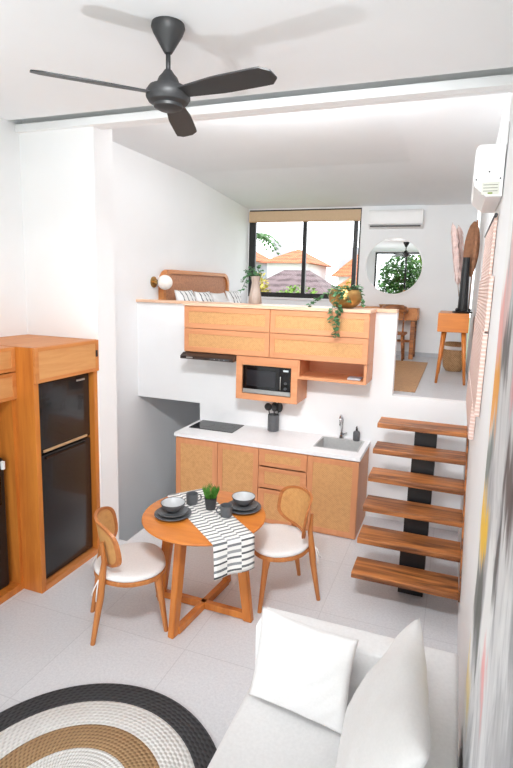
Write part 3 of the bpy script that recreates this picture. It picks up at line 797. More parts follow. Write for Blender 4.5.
# runner (own mesh with uv)
def make_runner():
    d = Vector((.68, -.56, 0)).normalized(); a = Vector((-d.y, d.x, 0)); W = .33
    c0 = Vector((tx, ty, 0)) + a * .015
    prof = []                                   # (distance along, z)
    L0, L1 = -TR + .012, TR - .006
    nseg = 30
    for i in range(nseg + 1): prof.append((L0 + (L1 - L0) * i / nseg, TZ + .0025, (L0 + (L1 - L0) * i / nseg) - L0))
    s0 = L1 - L0
    for k in range(1, 5):
        t = PI / 2 * k / 4; prof.append((L1 + .014 * math.sin(t), TZ + .0025 - .014 * (1 - math.cos(t)), s0 + .022 * k / 4))
    for k in range(1, 9):
        z = TZ - .0115 - .24 * k / 8; prof.append((L1 + .014 + .012 * k / 8, z, s0 + .022 + .24 * k / 8))
    b = bmesh.new(); uvl = b.loops.layers.uv.new('UVMap'); nw = 12; G = []
    for s, z, v in prof:
        row = []
        for j in range(nw + 1):
            u_ = j / nw; w = (u_ - .5) * W
            ss = s; zz = z
            r = math.hypot(ss, w)
            if v > s0: ss += .010 * math.sin(u_ * 9 + 1) * min(1, (v - s0) * 6) - .0
            # the cloth follows the round rim at the ends
            if s <= L1 and r > TR - .01 and s > 0: zz = z
            row.append((b.verts.new(c0 + d * ss + a * w + Vector((0, 0, zz))), (u_, v)))
        G.append(row)
    for i in range(len(G) - 1):
        for j in range(nw):
            q = (G[i][j], G[i + 1][j], G[i + 1][j + 1], G[i][j + 1])
            f = b.faces.new([x[0] for x in q])
            for lp, x in zip(f.loops, q): lp[uvl].uv = x[1]
    me = bpy.data.meshes.new('table_runner'); b.to_mesh(me); b.free()
    o = bpy.data.objects.new('table_runner', me); C.objects.link(o); me.materials.append(M['runner']); me.shade_smooth()
    sm = o.modifiers.new('thick', 'SOLIDIFY'); sm.thickness = .002; sm.offset = 1
    return tag(o, 'white table runner with grey and black stripes draped over the round table', 'table runner')
make_runner()
RZ = TZ + .0052
def plate(name, label, x, y, z, r, group):
    t = MB().lathe([(0, 0), (r * .62, 0), (r * .66, .003), (r, .016), (r - .001, .020), (r * .64, .008), (0, .006)], (0, 0, 0), 40).build(name, M['ceram'], None, True, 40)
    t.location = (x, y, z); return tag(t, label, 'plate', group)
def bowl(label, x, y, z):
    t = thing('bowl', label, 'bowl', (x, y, z), 0, 'bowls on the plates')
    MB().lathe([(0, 0), (.045, 0), (.05, .008), (.085, .035), (.097, .066), (.096, .068), (.092, .066)], (x, y, z), 36).build('outer', M['ceram'], t, True, 40)
    MB().lathe([(0, .014), (.045, .016), (.078, .038), (.0915, .0662)], (x, y, z), 36).build('glaze', M['ceram_in'], t, True)
for (x, y, side) in ((-2.165, -2.385, 'left'), (-1.705, -2.055, 'right')):
    w_ = 'beside the left chair' if side == 'left' else 'beside the cane backed right chair'
    plate('dinner_plate', 'large grey dinner plate at the place setting ' + w_, x, y, RZ, .145, 'dinner plates')
    plate('side_plate', 'smaller grey plate stacked on the dinner plate ' + w_, x, y, RZ + .0185, .118, 'side plates')
    bowl('grey bowl with pale inside on the plates ' + w_, x - .005, y + .01, RZ + .034)
def mug(label, x, y, rz):
    t = thing('mug', label, 'mug', (x, y, RZ), rz, 'grey mugs')
    MB().lathe([(0, 0), (.042, 0), (.046, .005), (.05, .088), (.047, .088), (.043, .01), (0, .008)], (0, 0, 0), 28).build('cup', M['ceram'], t, True, 40, False)
    MB().tube([(.046, 0, .07), (.068, 0, .072), (.08, 0, .05), (.07, 0, .026), (.045, 0, .022)], .006, 8).build('handle', M['ceram'], t, True, None, False)
mug('grey mug at the back left, by the runner near the left plates', -2.13, -2.14, .7)
mug('grey mug in front of the right plates, on the runner edge', -1.775, -2.235, 3.6)
pt = thing('potted_grass', 'small black pot of green grass in the middle of the striped runner', 'potted plant', (-1.945, -2.17, RZ))
MB().lathe([(0, 0), (.036, 0), (.038, .004), (.052, .1), (.048, .1), (.044, .085), (0, .085)], (-1.945, -2.17, RZ), 24).build('pot', M['utensil'], pt, True, 40)
g = MB()
for k in range(150):
    a = random.uniform(0, 2 * PI); r = .038 * math.sqrt(random.random()); hgt = random.uniform(.07, .125)
    p = Vector((-1.945 + r * math.cos(a), -2.17 + r * math.sin(a), RZ + .085)); lean = Vector((math.cos(a), math.sin(a), 0)) * random.uniform(.0, .5)
    g.leaf(p, Vector((0, 0, 1)) + lean, Vector((math.cos(a + 1.3), math.sin(a + 1.3), .2)), hgt, .008)
g.build('grass', M['grassb'], pt)

# ------------------------------------------------------------------ CHAIRS (local: +x forward)
def make_chair(label, loc, rz):
    t = thing('dining_chair', label, 'chair', loc, rz, 'chairs at the round table')
    SZ = .475
    def outline(sc=1.0, n=40):
        P = []
        for k in range(n):
            a = 2 * PI * k / n; c_, s_ = math.cos(a), math.sin(a); e = .78
            x = .265 * math.copysign(abs(c_) ** e, c_); y = math.copysign(abs(s_) ** e, s_)
            wdt = .275 if x > 0 else .275 - .095 * (-x / .265) ** 1.5
            P.append((x * sc, y * wdt * sc))
        return P
    MB().prism(outline(1.0), SZ - .035, SZ, None, .008).build('seat_frame', M['chair'], t, False, None, False)
    # cushion
    b = bmesh.new(); rings = []; prof = [(.96, .0), (.99, .010), (.985, .024), (.955, .034), (.88, .040), (.6, .042), (.3, .042)]
    for s_, z in prof: rings.append([b.verts.new((x, y, SZ + .0005 + z)) for x, y in outline(s_)])
    n = len(rings[0])
    for A, B in zip(rings[:-1], rings[1:]):
        for k in range(n): b.faces.new((A[k], A[(k + 1) % n], B[(k + 1) % n], B[k]))
    b.faces.new(rings[0][::-1]); b.faces.new(rings[-1]); bmesh.ops.recalc_face_normals(b, faces=b.faces)
    cu = MB()._add(b).build('seat_cushion', M['seatpad'], t, True, 60, False); 
    for s_ in (-1, 1):
        tm = MB()
        for da, db, dz in ((-.05, .03, -.09), (-.02, .06, -.13)): tm.tube([(-.215, s_ * .17, SZ + .01), (-.235, s_ * .19, SZ + .015), (-.235 + da * .6, s_ * (.19 + db * .4), SZ + dz * .4), (-.235 + da, s_ * (.19 + db * .5), SZ + dz)], .0045, 6)
        tm.build('tie', M['seatpad'], cu, True, None, False)
    for s_ in (-1, 1):
        MB().tube([(.185, s_ * .18, SZ - .03), (.20, s_ * .185, SZ - .12), (.245, s_ * .20, 0)], [.034, .026, .017], 14).build('leg', M['chair'], t, True, 50, False)
        MB().tube([(-.285, s_ * .20, 0), (-.225, s_ * .185, SZ - .13), (-.215, s_ * .18, SZ - .02), (-.192, s_ * .180, .62), (-.205, s_ * .175, .77)], [.017, .026, .028, .02, .012], 14).build('leg', M['chair'], t, True, 50, False)
    MB().tube([(-.2, -.18, SZ - .03), (-.21, 0, SZ - .03), (-.2, .18, SZ - .03)], .016, 10).build('rear_rail', M['chair'], t, True, None, False)
    # curved back: ellipse-like outline wrapped on an arc
    zc, hz, hy = .725, .17, .27
    def wrap(y, z, off=0):
        x = -.22 + 1.75 * (y ** 2) - (z - zc) * .16 + off
        return Vector((x, y, z))
    def out(sc, n=48, dz=0, rimw=0):
        P = []
        for k in range(n):
            a = 2 * PI * k / n; c_, s_ = math.cos(a), math.sin(a); e = .6
            y = (hy - rimw) * math.copysign(abs(c_) ** e, c_); hh = hz * (1 if s_ > 0 else 1) - rimw
            P.append((y, zc + hh * math.copysign(abs(s_) ** e, s_)))
        return P
    b = bmesh.new(); n = 48; O = out(1); I = out(1, rimw=.019)
    L = []
    for P, off in ((O, -.011), (O, .011), (I, .011), (I, -.011)): L.append([b.verts.new(wrap(y, z, off)) for y, z in P])
    for i in range(4):
        A, B = L[i], L[(i + 1) % 4]
        for k in range(n): b.faces.new((A[k], A[(k + 1) % n], B[(k + 1) % n], B[k]))
    bmesh.ops.recalc_face_normals(b, faces=b.faces)
    br = MB()._add(b).build('backrest', M['chairback'], t, True, 50, False)
    b = bmesh.new(); R = []
    for off in (-.004, .004):
        rr = []
        for s_ in (1, .8, .6, .4, .2):
            rr.append([b.verts.new(wrap(y * s_, zc + (z - zc) * s_, off)) for y, z in out(1, rimw=.0185)])
        for A, B in zip(rr[:-1], rr[1:]):
            for k in range(n): b.faces.new((A[k], A[(k + 1) % n], B[(k + 1) % n], B[k]))
        b.faces.new(rr[-1])
    bmesh.ops.recalc_face_normals(b, faces=b.faces)
    MB()._add(b).build('cane_panel', M['chaircane'], br, True, 60, False)
    return t
ch = make_chair('teak chair with white cushion left of the round table, its back to the fridge', (-2.40, -2.622, 0), math.radians(39))
dup(ch, (-1.455, -1.835, 0), math.radians(221), 'teak chair with cane back right of the round table, in front of the drawers')

# ------------------------------------------------------------------ ROUND RUG
rg = thing('round_rug', 'round braided rug with black, white and tan rings on the tiles', 'rug', (-1.854, -4.0, 0))
for nm, ra, rb, mt in (('outer_band', .68, .825, 'rope_black'), ('white_band', .505, .68, 'rope_white'), ('tan_band', .345, .505, 'rope_tan'), ('center_disc', 0, .345, 'rope_white')):
    z1 = .014
    pr = [(ra, .001), (rb, .001), (rb, z1 - .003), (rb - .004, z1), (ra + .001, z1)] if ra else [(0, .001), (rb, .001), (rb, z1), (0, z1)]
    m_ = MB().lathe(pr, (-1.854, -4.0, 0), 96, None, bool(ra)); m_.build(nm, M[mt], rg, True, 40)

# ------------------------------------------------------------------ SOFA
so = thing('sofa', 'white fabric sofa with low arm in the corner along the painted canvas', 'sofa', (-.55, -4.2, 0))
SX0, SX1 = -1.115, -.045; AY1 = -3.095; AY0 = -3.265
MB().box(SX0 + .01, SX1, -5.55, AY1 - .01, .05, .25, .03, 4).build('base', M['sofa'], so, True, 50)
MB().prism([(SX0, AY0), (-.255, AY0), (-.255, -5.55), (SX1, -5.55), (SX1, AY1), (SX0, AY1)], .06, .755, None, .03).build('backrest', M['sofa'], so, True, 50)
MB().box(SX0 - .005, -.257, -5.5, AY0 - .002, .25, .42, .04, 5).build('seat_cushion', M['sofa'], so, True, 50)
for (x, y) in ((-1.02, -3.2), (-.12, -3.2), (-1.02, -5.4), (-.12, -5.4)): MB().box(x - .03, x + .03, y - .03, y + .03, 0, .05).build('foot', M['black'], so)

def pillow(name, label, w, h, t, mat, xf, seed=0, group=None, cat='cushion', n=22):
    """w along local x, h along local y, thickness local z"""
    b = bmesh.new(); uvl = b.loops.layers.uv.new('UVMap')
    def P(u, v, side):
        pu, pv = 1 - abs(u) ** 2.2, 1 - abs(v) ** 2.2
        th = t / 2 * (max(pu, 0) * max(pv, 0)) ** .42
        x = u * w / 2 * (1 - .07 * (1 - v * v)) ; y = v * h / 2 * (1 - .07 * (1 - u * u))
        x = u * w / 2 * (1 - .06 * (1 - abs(v) ** 2)); y = v * h / 2 * (1 - .06 * (1 - abs(u) ** 2))
        nz = mnoise.noise(Vector((u * 2.2 + seed, v * 2.2, side * 3))) * .012
        # folds running in from the corners
        e = max(abs(u), abs(v)); f = .006 * math.sin((u - v) * 14 + seed) * e * (1 - e) * 4
        return Vector((x, y, side * th + (nz + f) * min(1, th * 30)))
    cols = {}
    def vert(i, j, side):
        edge = i in (0, n) or j in (0, n)
        k = (i, j, 0 if edge else side)
        if k not in cols:
            u, v = -1 + 2 * i / n, -1 + 2 * j / n
            u = math.copysign(1 - (1 - abs(u)) ** 1.25, u); v = math.copysign(1 - (1 - abs(v)) ** 1.25, v)
            cols[k] = (b.verts.new(P(u, v, 0 if edge else side)), ((u + 1) / 2, (v + 1) / 2))
        return cols[k]
    for side in (1, -1):
        for i in range(n):
            for j in range(n):
                q = [vert(i, j, side), vert(i + 1, j, side), vert(i + 1, j + 1, side), vert(i, j + 1, side)]
                if side < 0: q = q[::-1]
                f = b.faces.new([x[0] for x in q])
                for lp, x in zip(f.loops, q): lp[uvl].uv = x[1]
    bmesh.ops.recalc_face_normals(b, faces=b.faces)
    me = bpy.data.meshes.new(name); b.to_mesh(me); b.free()
    o = bpy.data.objects.new(name, me); C.objects.link(o); me.materials.append(mat); me.shade_smooth()
    o.matrix_basis = xf
    tag(o, label, cat, group); return o
def frame(org, ex, ey):
    ex = Vector(ex).normalized(); ey = Vector(ey); ey = (ey - ex * ey.dot(ex)).normalized(); ez = ex.cross(ey)
    m = Matrix.Identity(4)
    for i in range(3): m[i][0], m[i][1], m[i][2], m[i][3] = ex[i], ey[i], ez[i], org[i]
    return m
# cushion leaning on the arm: bottom edge centre and up-direction
B0 = Vector((-.815, -3.43, .445)); up = Vector((.012, .12, .40)).normalized()
pillow('throw_cushion', 'smaller white square cushion leaning on the sofa arm nearest the table', .55, .46, .14, M['cushion'], frame(B0 + up * .215 + Vector((0, -.02, .0)), (1, -.13, 0), up), 3, 'white sofa cushions')
# big cushion leaning on the back
T0 = Vector((-.30, -3.25, 1.0)); Bt = Vector((-.56, -3.47, .46)); up2 = (T0 - Bt).normalized()
e2 = Vector((.10, -1, .03))
cen = (T0 + Bt) / 2 + e2.normalized() * .385 + Vector((.035, -.03, .045))
pillow('throw_cushion', 'bigger white cushion nearest the camera leaning on the sofa back', .80, .66, .21, M['cushion'], frame(cen, -e2, up2), 8, 'white sofa cushions')

# ------------------------------------------------------------------ PAINTING + WALL HANGING
pa = thing('canvas_painting', 'tall abstract canvas of grey, white, yellow and pink strokes on the right wall', 'painting', (0, 0, 0))
MB().box(-.034, -.003, -5.7, -3.58, .80, 3.75, .002).build('canvas', M['painting'], pa)
wh = thing('wall_hanging', 'pale pink woven hanging in stepped tiers on the wall beside the stairs', 'wall hanging', (0, 0, 1.4))
for ya, yb, za, zb, th in ((-1.62, -.15, 2.70, 3.16, .024), (-1.95, .0, 2.33, 2.72, .030), (-1.95, .1, 1.75, 2.35, .036), (-1.5, .1, 1.46, 1.77, .042)):
    MB().box(-th, -.003, ya, yb, za, zb, .004).build('woven_tier', M['pinkpanel'], wh)
MB().tube([(-.02, -1.70, 3.15), (-.02, -.1, 3.15)], .012, 10).build('hanging_rod', M['darkgrey'], wh, True)
wh.location.x = .006; wh.rotation_euler = (0, .0155, 0)   # hangs flat against the slightly leaning wall

# ------------------------------------------------------------------ LEDGE PLANTS
def vine(mb_leaf, mb_stem, pts, n, L, W):
    mb_stem.tube(pts, .003, 6)
    P = [Vector(p) for p in pts]
    for k in range(n):
        t = (k + random.random() * .6) / n * (len(P) - 1); i = min(int(t), len(P) - 2)
        p = P[i].lerp(P[i + 1], t - i)
        a = random.uniform(0, 2 * PI); d = Vector((math.cos(a), math.sin(a) * .8 - .3, random.uniform(-.7, .3)))
        mb_leaf.leaf(p, d, Vector((0, -.4, 1)), L * random.uniform(.7, 1.15), W * random.uniform(.8, 1.1))
bx, byy, bz = -1.345, -.16, 2.3955
pb = thing('brass_planter', 'round brass bowl of trailing green vines on the wood ledge', 'potted plant', (bx, byy, bz))
MB().lathe([(0, 0), (.08, 0), (.125, .018), (.172, .07), (.183, .12), (.168, .18), (.155, .2), (.148, .198), (.163, .14), (.155, .08), (0, .05)], (bx, byy, bz), 36).build('bowl', M['brass'], pb, True, 50)
MB().lathe([(0, .165), (.145, .16), (.145, .15), (0, .14)], (bx, byy, bz), 24).build('soil', M['soil'], pb)
lf, sm_ = MB(), MB()
for k in range(95):
    a = random.uniform(0, 2 * PI); r = .15 * math.sqrt(random.random())
    p = Vector((bx + r * math.cos(a), byy + r * math.sin(a), bz + .16 + random.uniform(0, .07)))
    lf.leaf(p, Vector((math.cos(a), math.sin(a), random.uniform(-.3, .8))), Vector((0, -.3, 1)), random.uniform(.05, .08), .045)
vine(lf, sm_, [(bx - .0, byy - .1, bz + .2), (bx - .0, byy - .2, bz + .17), (bx - .01, byy - .29, bz + .02), (bx - .01, byy - .315, bz - .12), (bx - .02, byy - .315, bz - .30)], 42, .068, .05)
vine(lf, sm_, [(bx - .05, byy - .1, bz + .2), (bx - .05, byy - .22, bz + .16), (bx - .07, byy - .30, bz + .0), (bx - .06, byy - .315, bz - .16)], 20, .06, .045)
vine(lf, sm_, [(bx - .12, byy, bz + .17), (bx - .24, byy - .03, bz + .14), (bx - .33, byy - .06, bz + .07), (bx - .38, byy - .08, bz + .01)], 20, .06, .045)
vine(lf, sm_, [(bx + .13, byy, bz + .2), (bx + .19, byy - .03, bz + .12), (bx + .21, byy - .05, bz + .04)], 12, .055, .042)
vine(lf, sm_, [(bx + .05, byy - .11, bz + .17), (bx + .07, byy - .19, bz + .12), (bx + .08, byy - .2, bz + .06)], 10, .055, .042)
fo = lf.build('leaves', M['leaf_dark'], pb); sm_.build('stems', M['leaf'], pb)
vx, vy = -2.475, .04
vs = thing('carved_vase', 'taupe waisted vase with round green leaves on the ledge by the window', 'vase', (vx, vy, 2.3955))
MB().lathe([(0, 0), (.075, 0), (.08, .01), (.072, .10), (.055, .19), (.045, .25), (.055, .30), (.062, .325), (.056, .325), (.04, .26), (0, .24)], (vx, vy, 2.3955), 24).build('vase', M['taupe'], vs, True, 50)
lf, sm_ = MB(), MB()
for tgt, n in (((-.16, -.05, .25), 14), ((-.13, -.02, .40), 14), ((-.05, -.06, .44), 12), ((.03, .02, .46), 12), ((.09, -.02, .40), 9), ((-.18, -.04, .12), 14)):
    vine(lf, sm_, [(vx, vy, 2.69), (vx + tgt[0] * .4, vy + tgt[1] * .5, 2.3955 + max(.36, tgt[2] * .9)), (vx + tgt[0], vy + tgt[1], 2.3955 + tgt[2])], n, .052, .05)
lf.build('leaves', M['leaf_dark'], vs); sm_.build('stems', M['leaf'], vs)

# ------------------------------------------------------------------ LOFT: bed, lamp
bd = thing('bed', 'double bed with curved rattan headboard behind the half wall', 'bed', (-3.1, 1.6, FZ))
MB().box(-4.0, -2.0, .6, 2.55, FZ + .05, FZ + .28, .02).build('bed_frame', M['oak'], bd)
MB().box(-3.98, -2.02, .62, 2.53, FZ + .281, FZ + .56, .06, 4).build('mattress', M['cushion'], bd, True, 50)
for x in (-3.9, -2.1):
    for y in (.7, 2.45): MB().box(x - .04, x + .04, y - .04, y + .04, FZ, FZ + .05).build('foot', M['oak_dark'], bd)
def rrect(y0, y1, z0, z1, r, n=8):
    P = [(y0, z0), (y1, z0)]
    for k in range(n + 1):
        a = PI / 2 * k / n; P.append((y1 - r + r * math.cos(a), z1 - r + r * math.sin(a)))
    for k in range(n + 1):
        a = PI / 2 + PI / 2 * k / n; P.append((y0 + r + r * math.cos(a), z1 - r + r * math.sin(a)))
    return P
hb = MB().ring_prism(rrect(.50, 2.66, FZ, 2.80, .2), rrect(.56, 2.60, FZ + .06, 2.745, .16), -4.097, -4.01, YZ).build('headboard', M['teaky'], bd, True, 40)
MB().prism(rrect(.561, 2.599, FZ + .061, 2.744, .159), -4.08, -4.04, YZ).build('cane_panel', M['headcane'], hb)
for k, (yy_, lab, m_, xx, tz) in enumerate(((.80, 'white pillow with grey stripes, nearest the globe lamp', 'pillowstripe', -3.80, 2.49), (1.325, 'striped pillow second from the globe lamp, against the rattan headboard', 'pillowstripe', -3.78, 2.47),
                               (1.85, 'plain white pillow in the middle right of the bed', 'cushion', -3.77, 2.45), (2.375, 'striped pillow at the window end of the bed', 'pillowstripe', -3.76, 2.48))):
    up_ = Vector((-.32, 0, .95)).normalized()
    pillow('bed_pillow', lab, .50, .48, .15, M[m_], frame(Vector((xx, yy_, tz - .195)), (0, 1, 0), up_), k, 'pillows on the bed', 'pillow', 14)
wl = thing('wall_lamp', 'white globe wall lamp on a brass mount beside the headboard', 'lamp', (-4.09, .42, 2.61))
RY = Matrix.Rotation(PI / 2, 4, 'Y')
MB().lathe([(0, 0), (.075, 0), (.075, .012), (.03, .02), (.03, .07), (0, .07)], (-4.099, .38, 2.62), 24, RY).build('brass_mount', M['brass'], wl, True, 40)
MB().sphere((-3.93, .40, 2.62), .10, 24).build('globe_shade', M['globe'], wl, True)

# ------------------------------------------------------------------ LOFT: right side
o = MB().box(-1.55, -.58, .32, 2.92, FZ + .001, FZ + .012, .003).build('jute_mat', M['jute']); tag(o, 'brown jute mat lying on the loft floor behind the half wall', 'mat')
dk = thing('desk', 'teak desk against the loft wall under the round mirror', 'desk', (-1.4, 3.45, FZ))
MB().box(-2.0, -.82, 3.22, 3.695, 2.10, 2.30, .004).build('top_box', M['teaky'], dk)
for x in (-1.95, -.885):
    for y in (3.265, 3.65): MB().box(x - .035, x + .035, y - .035, y + .035, FZ, 2.0995, .003).build('leg', M['stair'], dk)
MB().box(-1.91, -.92, 3.63, 3.66, FZ + .25, FZ + .29).build('stretcher', M['stair'], dk)
sl = thing('desk_chair', 'brown wooden chair with rounded back tucked under the loft desk', 'chair', (-1.15, 3.0, FZ))
for x in (-1.36, -.99):
    for y in (2.94, 3.16): MB().tube([(x, y, FZ), (x + (.03 if x < -1.2 else -.03), y, FZ + .43)], [.016, .022], 10).build('leg', M['stair'], sl, True)
MB().box(-1.39, -.96, 2.90, 3.20, FZ + .43, FZ + .47, .01).build('seat', M['stair'], sl)
pts = [(-1.175 + .19 * math.cos(a), 3.06 - .16 * math.sin(a), 2.27 + .04 * math.sin(a)) for a in [PI * k / 12 for k in range(13)]]
MB().tube(pts, [.03] * 13, 10, True, (1, 1.9)).build('backrest', M['stair'], sl, True)
for s_ in (-.16, .16): MB().tube([(-1.175 + s_, 2.95, FZ + .46), (-1.175 + s_ * 1.05, 2.985, 2.27)], .014, 10).build('back_post', M['stair'], sl, True)
tr = thing('woven_tray', 'small brown woven tray lying on top of the loft desk', 'tray', (-1.5, 3.4, 2.3005))
MB().lathe([(0, 0), (.19, 0), (.22, .04), (.21, .045), (.18, .012), (0, .01)], (-1.28, 3.45, 2.301), 28).build('tray_body', M['basket'], tr, True, 40)

ct = thing('console_table', 'small teak console with splayed legs against the right loft wall', 'console table', (-.21, 1.5, FZ))
MB().box(-.415, -.048, 1.08, 1.95, 2.10, 2.335, .006).build('drawer_box', M['table'], ct)
for x, x2_ in ((-.335, -.385), (-.10, -.045)):
    for y, y2 in ((1.16, 1.10), (1.87, 1.93)): MB().tube([(x, y, 2.0995), (x2_, y2, FZ)], [.030, .016], 12).build('leg', M['tleg'], ct, True)
bs = thing('woven_basket', 'round woven basket standing on the floor beneath the teak console', 'basket', (-.19, 2.3, FZ))
MB().lathe([(0, 0), (.11, 0), (.15, .06), (.165, .2), (.15, .36), (.14, .42), (.13, .42), (.14, .35), (.15, .2), (.1, .03), (0, .03)], (-.19, 2.3, FZ + .001), 28).build('basket_body', M['basket'], bs, True, 50)
MB().lathe([(.153, .32), (.158, .32), (.153, .37), (.148, .37)], (-.19, 2.3, FZ + .001), 28, None, True).build('white_band', M['plastic'], bs, True)
v = thing('black_vase', 'tall slim black vase on a round black foot on the teak console', 'vase', (-.13, 1.4, 2.336))
MB().lathe([(0, 0), (.12, 0), (.125, .012), (.11, .022), (0, .022)], (-.135, 1.38, 2.336), 28).build('foot', M['black'], v, True, 40)
MB().lathe([(0, .022), (.058, .022), (.062, .05), (.054, .3), (.042, .68), (.044, .70), (.036, .70), (.036, .1), (0, .1)], (-.135, 1.38, 2.336), 24).build('vase_body', M['black'], v, True, 40)
for k in range(5):
    a = 2 * PI * k / 5
    MB().sphere((-.135 + .085 * math.cos(a), 1.38 + .085 * math.sin(a), 2.375), .02, 10).build('bead', M['black'], v, True)
def paddle(lab, base, tip, w, n=(0, -1, 0)):
    base = Vector(base); tip = Vector(tip); d = (tip - base); L = d.length; d.normalize(); nn = Vector(n); a = d.cross(nn).normalized(); nn = a.cross(d)
    t = thing('dried_leaf', lab, 'dried leaf', base, 0, 'dried brown leaves')
    MB().tube([base, base + d * L * .45], .006, 8).build('stem', M['brownleaf'], t, True)
    b = bmesh.new(); rows = []
    for i in range(15):
        u_ = i / 14; ww = w * (math.sin(PI * min(1, u_ * .93 + .05)) ** .5) * (1 if u_ < .97 else .6)
        p = base + d * L * (.40 + .60 * u_)
        rows.append([p + a * ww * s_ + nn * (.02 * (1 - abs(s_)) + .008 * math.sin(u_ * 40 + s_ * 3)) for s_ in (-1, -.5, 0, .5, 1)])
    for off in (0, -.03):
        V = [[b.verts.new(q + nn * off * (1 - .9 * abs(j - 2) / 2)) for j, q in enumerate(r)] for r in rows]
        for i in range(14):
            for j in range(4): b.faces.new((V[i][j], V[i + 1][j], V[i + 1][j + 1], V[i][j + 1]))
    bmesh.ops.remove_doubles(b, verts=b.verts, dist=.0005); bmesh.ops.recalc_face_normals(b, faces=b.faces)
    MB()._add(b).build('blade', M['brownleaf'], t, True)
paddle('broad dried brown leaf standing just behind the black vase', (-.115, 1.545, 2.337), (-.07, 1.56, 3.50), .095)
paddle('narrow dried brown leaf between the black vase and the right wall', (-.066, 1.43, 2.363), (-.042, 1.40, 3.50), .032, (-.6, -1, 0))
for k, (bx_, tx_, lab) in enumerate(((-.16, -.34, 'leftmost pale pink plume rising beside the black vase'), (-.15, -.27, 'pale pink plume between the leftmost plume and the brown leaves'))):
    t = thing('dried_plume', lab, 'dried plume', (bx_, 1.6 + .12 * k, 2.336), 0, 'pale plumes')
    tp = Vector((tx_, 1.62 + .12 * k, 3.50 - .02 * k)); bs_ = Vector((bx_, 1.6 + .12 * k, 2.34))
    MB().tube([bs_, bs_.lerp(tp, .5), tp], [.004, .004, .002], 6).build('stem', M['brownleaf'], t, True)
    m_ = MB()
    for q in range(240):
        u_ = random.uniform(.42, 1); p = bs_.lerp(tp, u_); a = random.uniform(0, 2 * PI)
        m_.leaf(p, Vector((math.cos(a) * .35 + .2, math.sin(a) * .3, -.7)), Vector((math.cos(a), math.sin(a), .2)), .15, .03)
    m_.build('plume', M['pinkw'], t)

# ------------------------------------------------------------------ OUTSIDE
struct('ground', MB().box(-40, 30, 4.5, 60, -.6, -.5), M['ground'])
struct('ground_rear', MB().box(-30, 25, -40, -7.3, -.2, -.1), M['ground'])
def crown(mb, c, r, n, L, seed=1):
    rnd = random.Random(seed)
    for k in range(n):
        v = Vector((rnd.gauss(0, 1), rnd.gauss(0, 1), rnd.gauss(0, 1))).normalized() * (rnd.random() ** .4)
        p = Vector(c) + Vector((v.x * r[0], v.y * r[1], v.z * r[2]))
        mb.leaf(p, Vector((rnd.uniform(-1, 1), rnd.uniform(-1, 1), rnd.uniform(-.6, .8))), Vector((rnd.uniform(-.5, .5), rnd.uniform(-.5, .5), 1)), L * rnd.uniform(.7, 1.3), L * .6)
def tree(name, lab, c, r, n, L, mat, cat='tree', g0=-.5, seed=1, group=None):
    t = thing(name, lab, cat, (c[0], c[1], g0), 0, group)
    m_ = MB(); crown(m_, c, r, n, L, seed); m_.build('foliage', mat, t)
    MB().tube([(c[0], c[1], g0), (c[0] + .05, c[1], c[2])], [.12, .05], 8).build('trunk', M['bark'], t, True)
def house(lab, x0, x1, y0, y1, ze, zr, wall, roof, wins=(), over=.35, z0=-.5, ridge=0):
    t = thing('house', lab, 'house', ((x0 + x1) / 2, (y0 + y1) / 2, z0))
    MB().box(x0, x1, y0, y1, z0, ze).build('walls', wall, t)
    b = bmesh.new(); cx, cy = (x0 + x1) / 2, (y0 + y1) / 2
    A = [b.verts.new(p) for p in ((x0 - over, y0 - over, ze), (x1 + over, y0 - over, ze), (x1 + over, y1 + over, ze), (x0 - over, y1 + over, ze))]
    R = [b.verts.new((cx - ridge, cy, zr)), b.verts.new((cx + ridge, cy, zr))] if ridge else [b.verts.new((cx, cy, zr))]
    if ridge:
        b.faces.new((A[0], A[1], R[1], R[0])); b.faces.new((A[2], A[3], R[0], R[1])); b.faces.new((A[1], A[2], R[1])); b.faces.new((A[3], A[0], R[0]))
    else:
        for k in range(4): b.faces.new((A[k], A[(k + 1) % 4], R[0]))
    b.faces.new(A[::-1]); bmesh.ops.recalc_face_normals(b, faces=b.faces)
    MB()._add(b).build('roof', roof, t)
    for wx, wz in wins:
        MB().box(wx - .17, wx + .17, y0 - .03, y0 - .001, wz - .15, wz + .15).build('window', M['alu'], t)
    return t
house('white house with orange hipped roof in the middle of the loft window', -9.75, -7.55, 20, 24, 3.78, 4.65, M['house'], M['roof_o'], ((-8.85, 3.2), (-8.5, 3.2)))
house('orange roofed house behind the left edge of the loft window', -13.6, -11.2, 22, 25, 3.95, 4.9, M['house_g'], M['roof_o'])
house('low house with mauve tiled roof near the window, below the orange roof', -7.3, -4.7, 11.8, 14.5, 2.35, 3.22, M['house_g'], M['roof_m'], ridge=.5)
house('house with orange roof at the right of the loft window', -6.4, -4.9, 22, 25, 3.2, 4.5, M['house'], M['roof_o'])
house('lower orange roofed house in front of the grey block', -5.05, -3.7, 16.5, 18.5, 2.5, 3.4, M['house'], M['roof_o'])
o = MB().box(-11.6, -10.6, 26, 27.5, -.5, 5.5).build('water_tower', M['house_g']); tag(o, 'pale grey flat topped block behind the orange hipped roof', 'building')
o = MB().box(-7.2, -5.9, 25.6, 27, -.5, 5.0).build('apartment_block', M['house_g']); tag(o, 'pale grey flat roofed block at the right end of the window view', 'building')
pt_ = thing('palm_tree', 'palm tree seen through the left pane of the loft window', 'tree', (-8.6, 16, -.5))
MB().tube([(-9.1, 16, -.5), (-9.0, 16, 2.5), (-8.85, 16, 4.85)], [.14, .1, .08], 10).build('trunk', M['bark'], pt_, True)
m_ = MB()
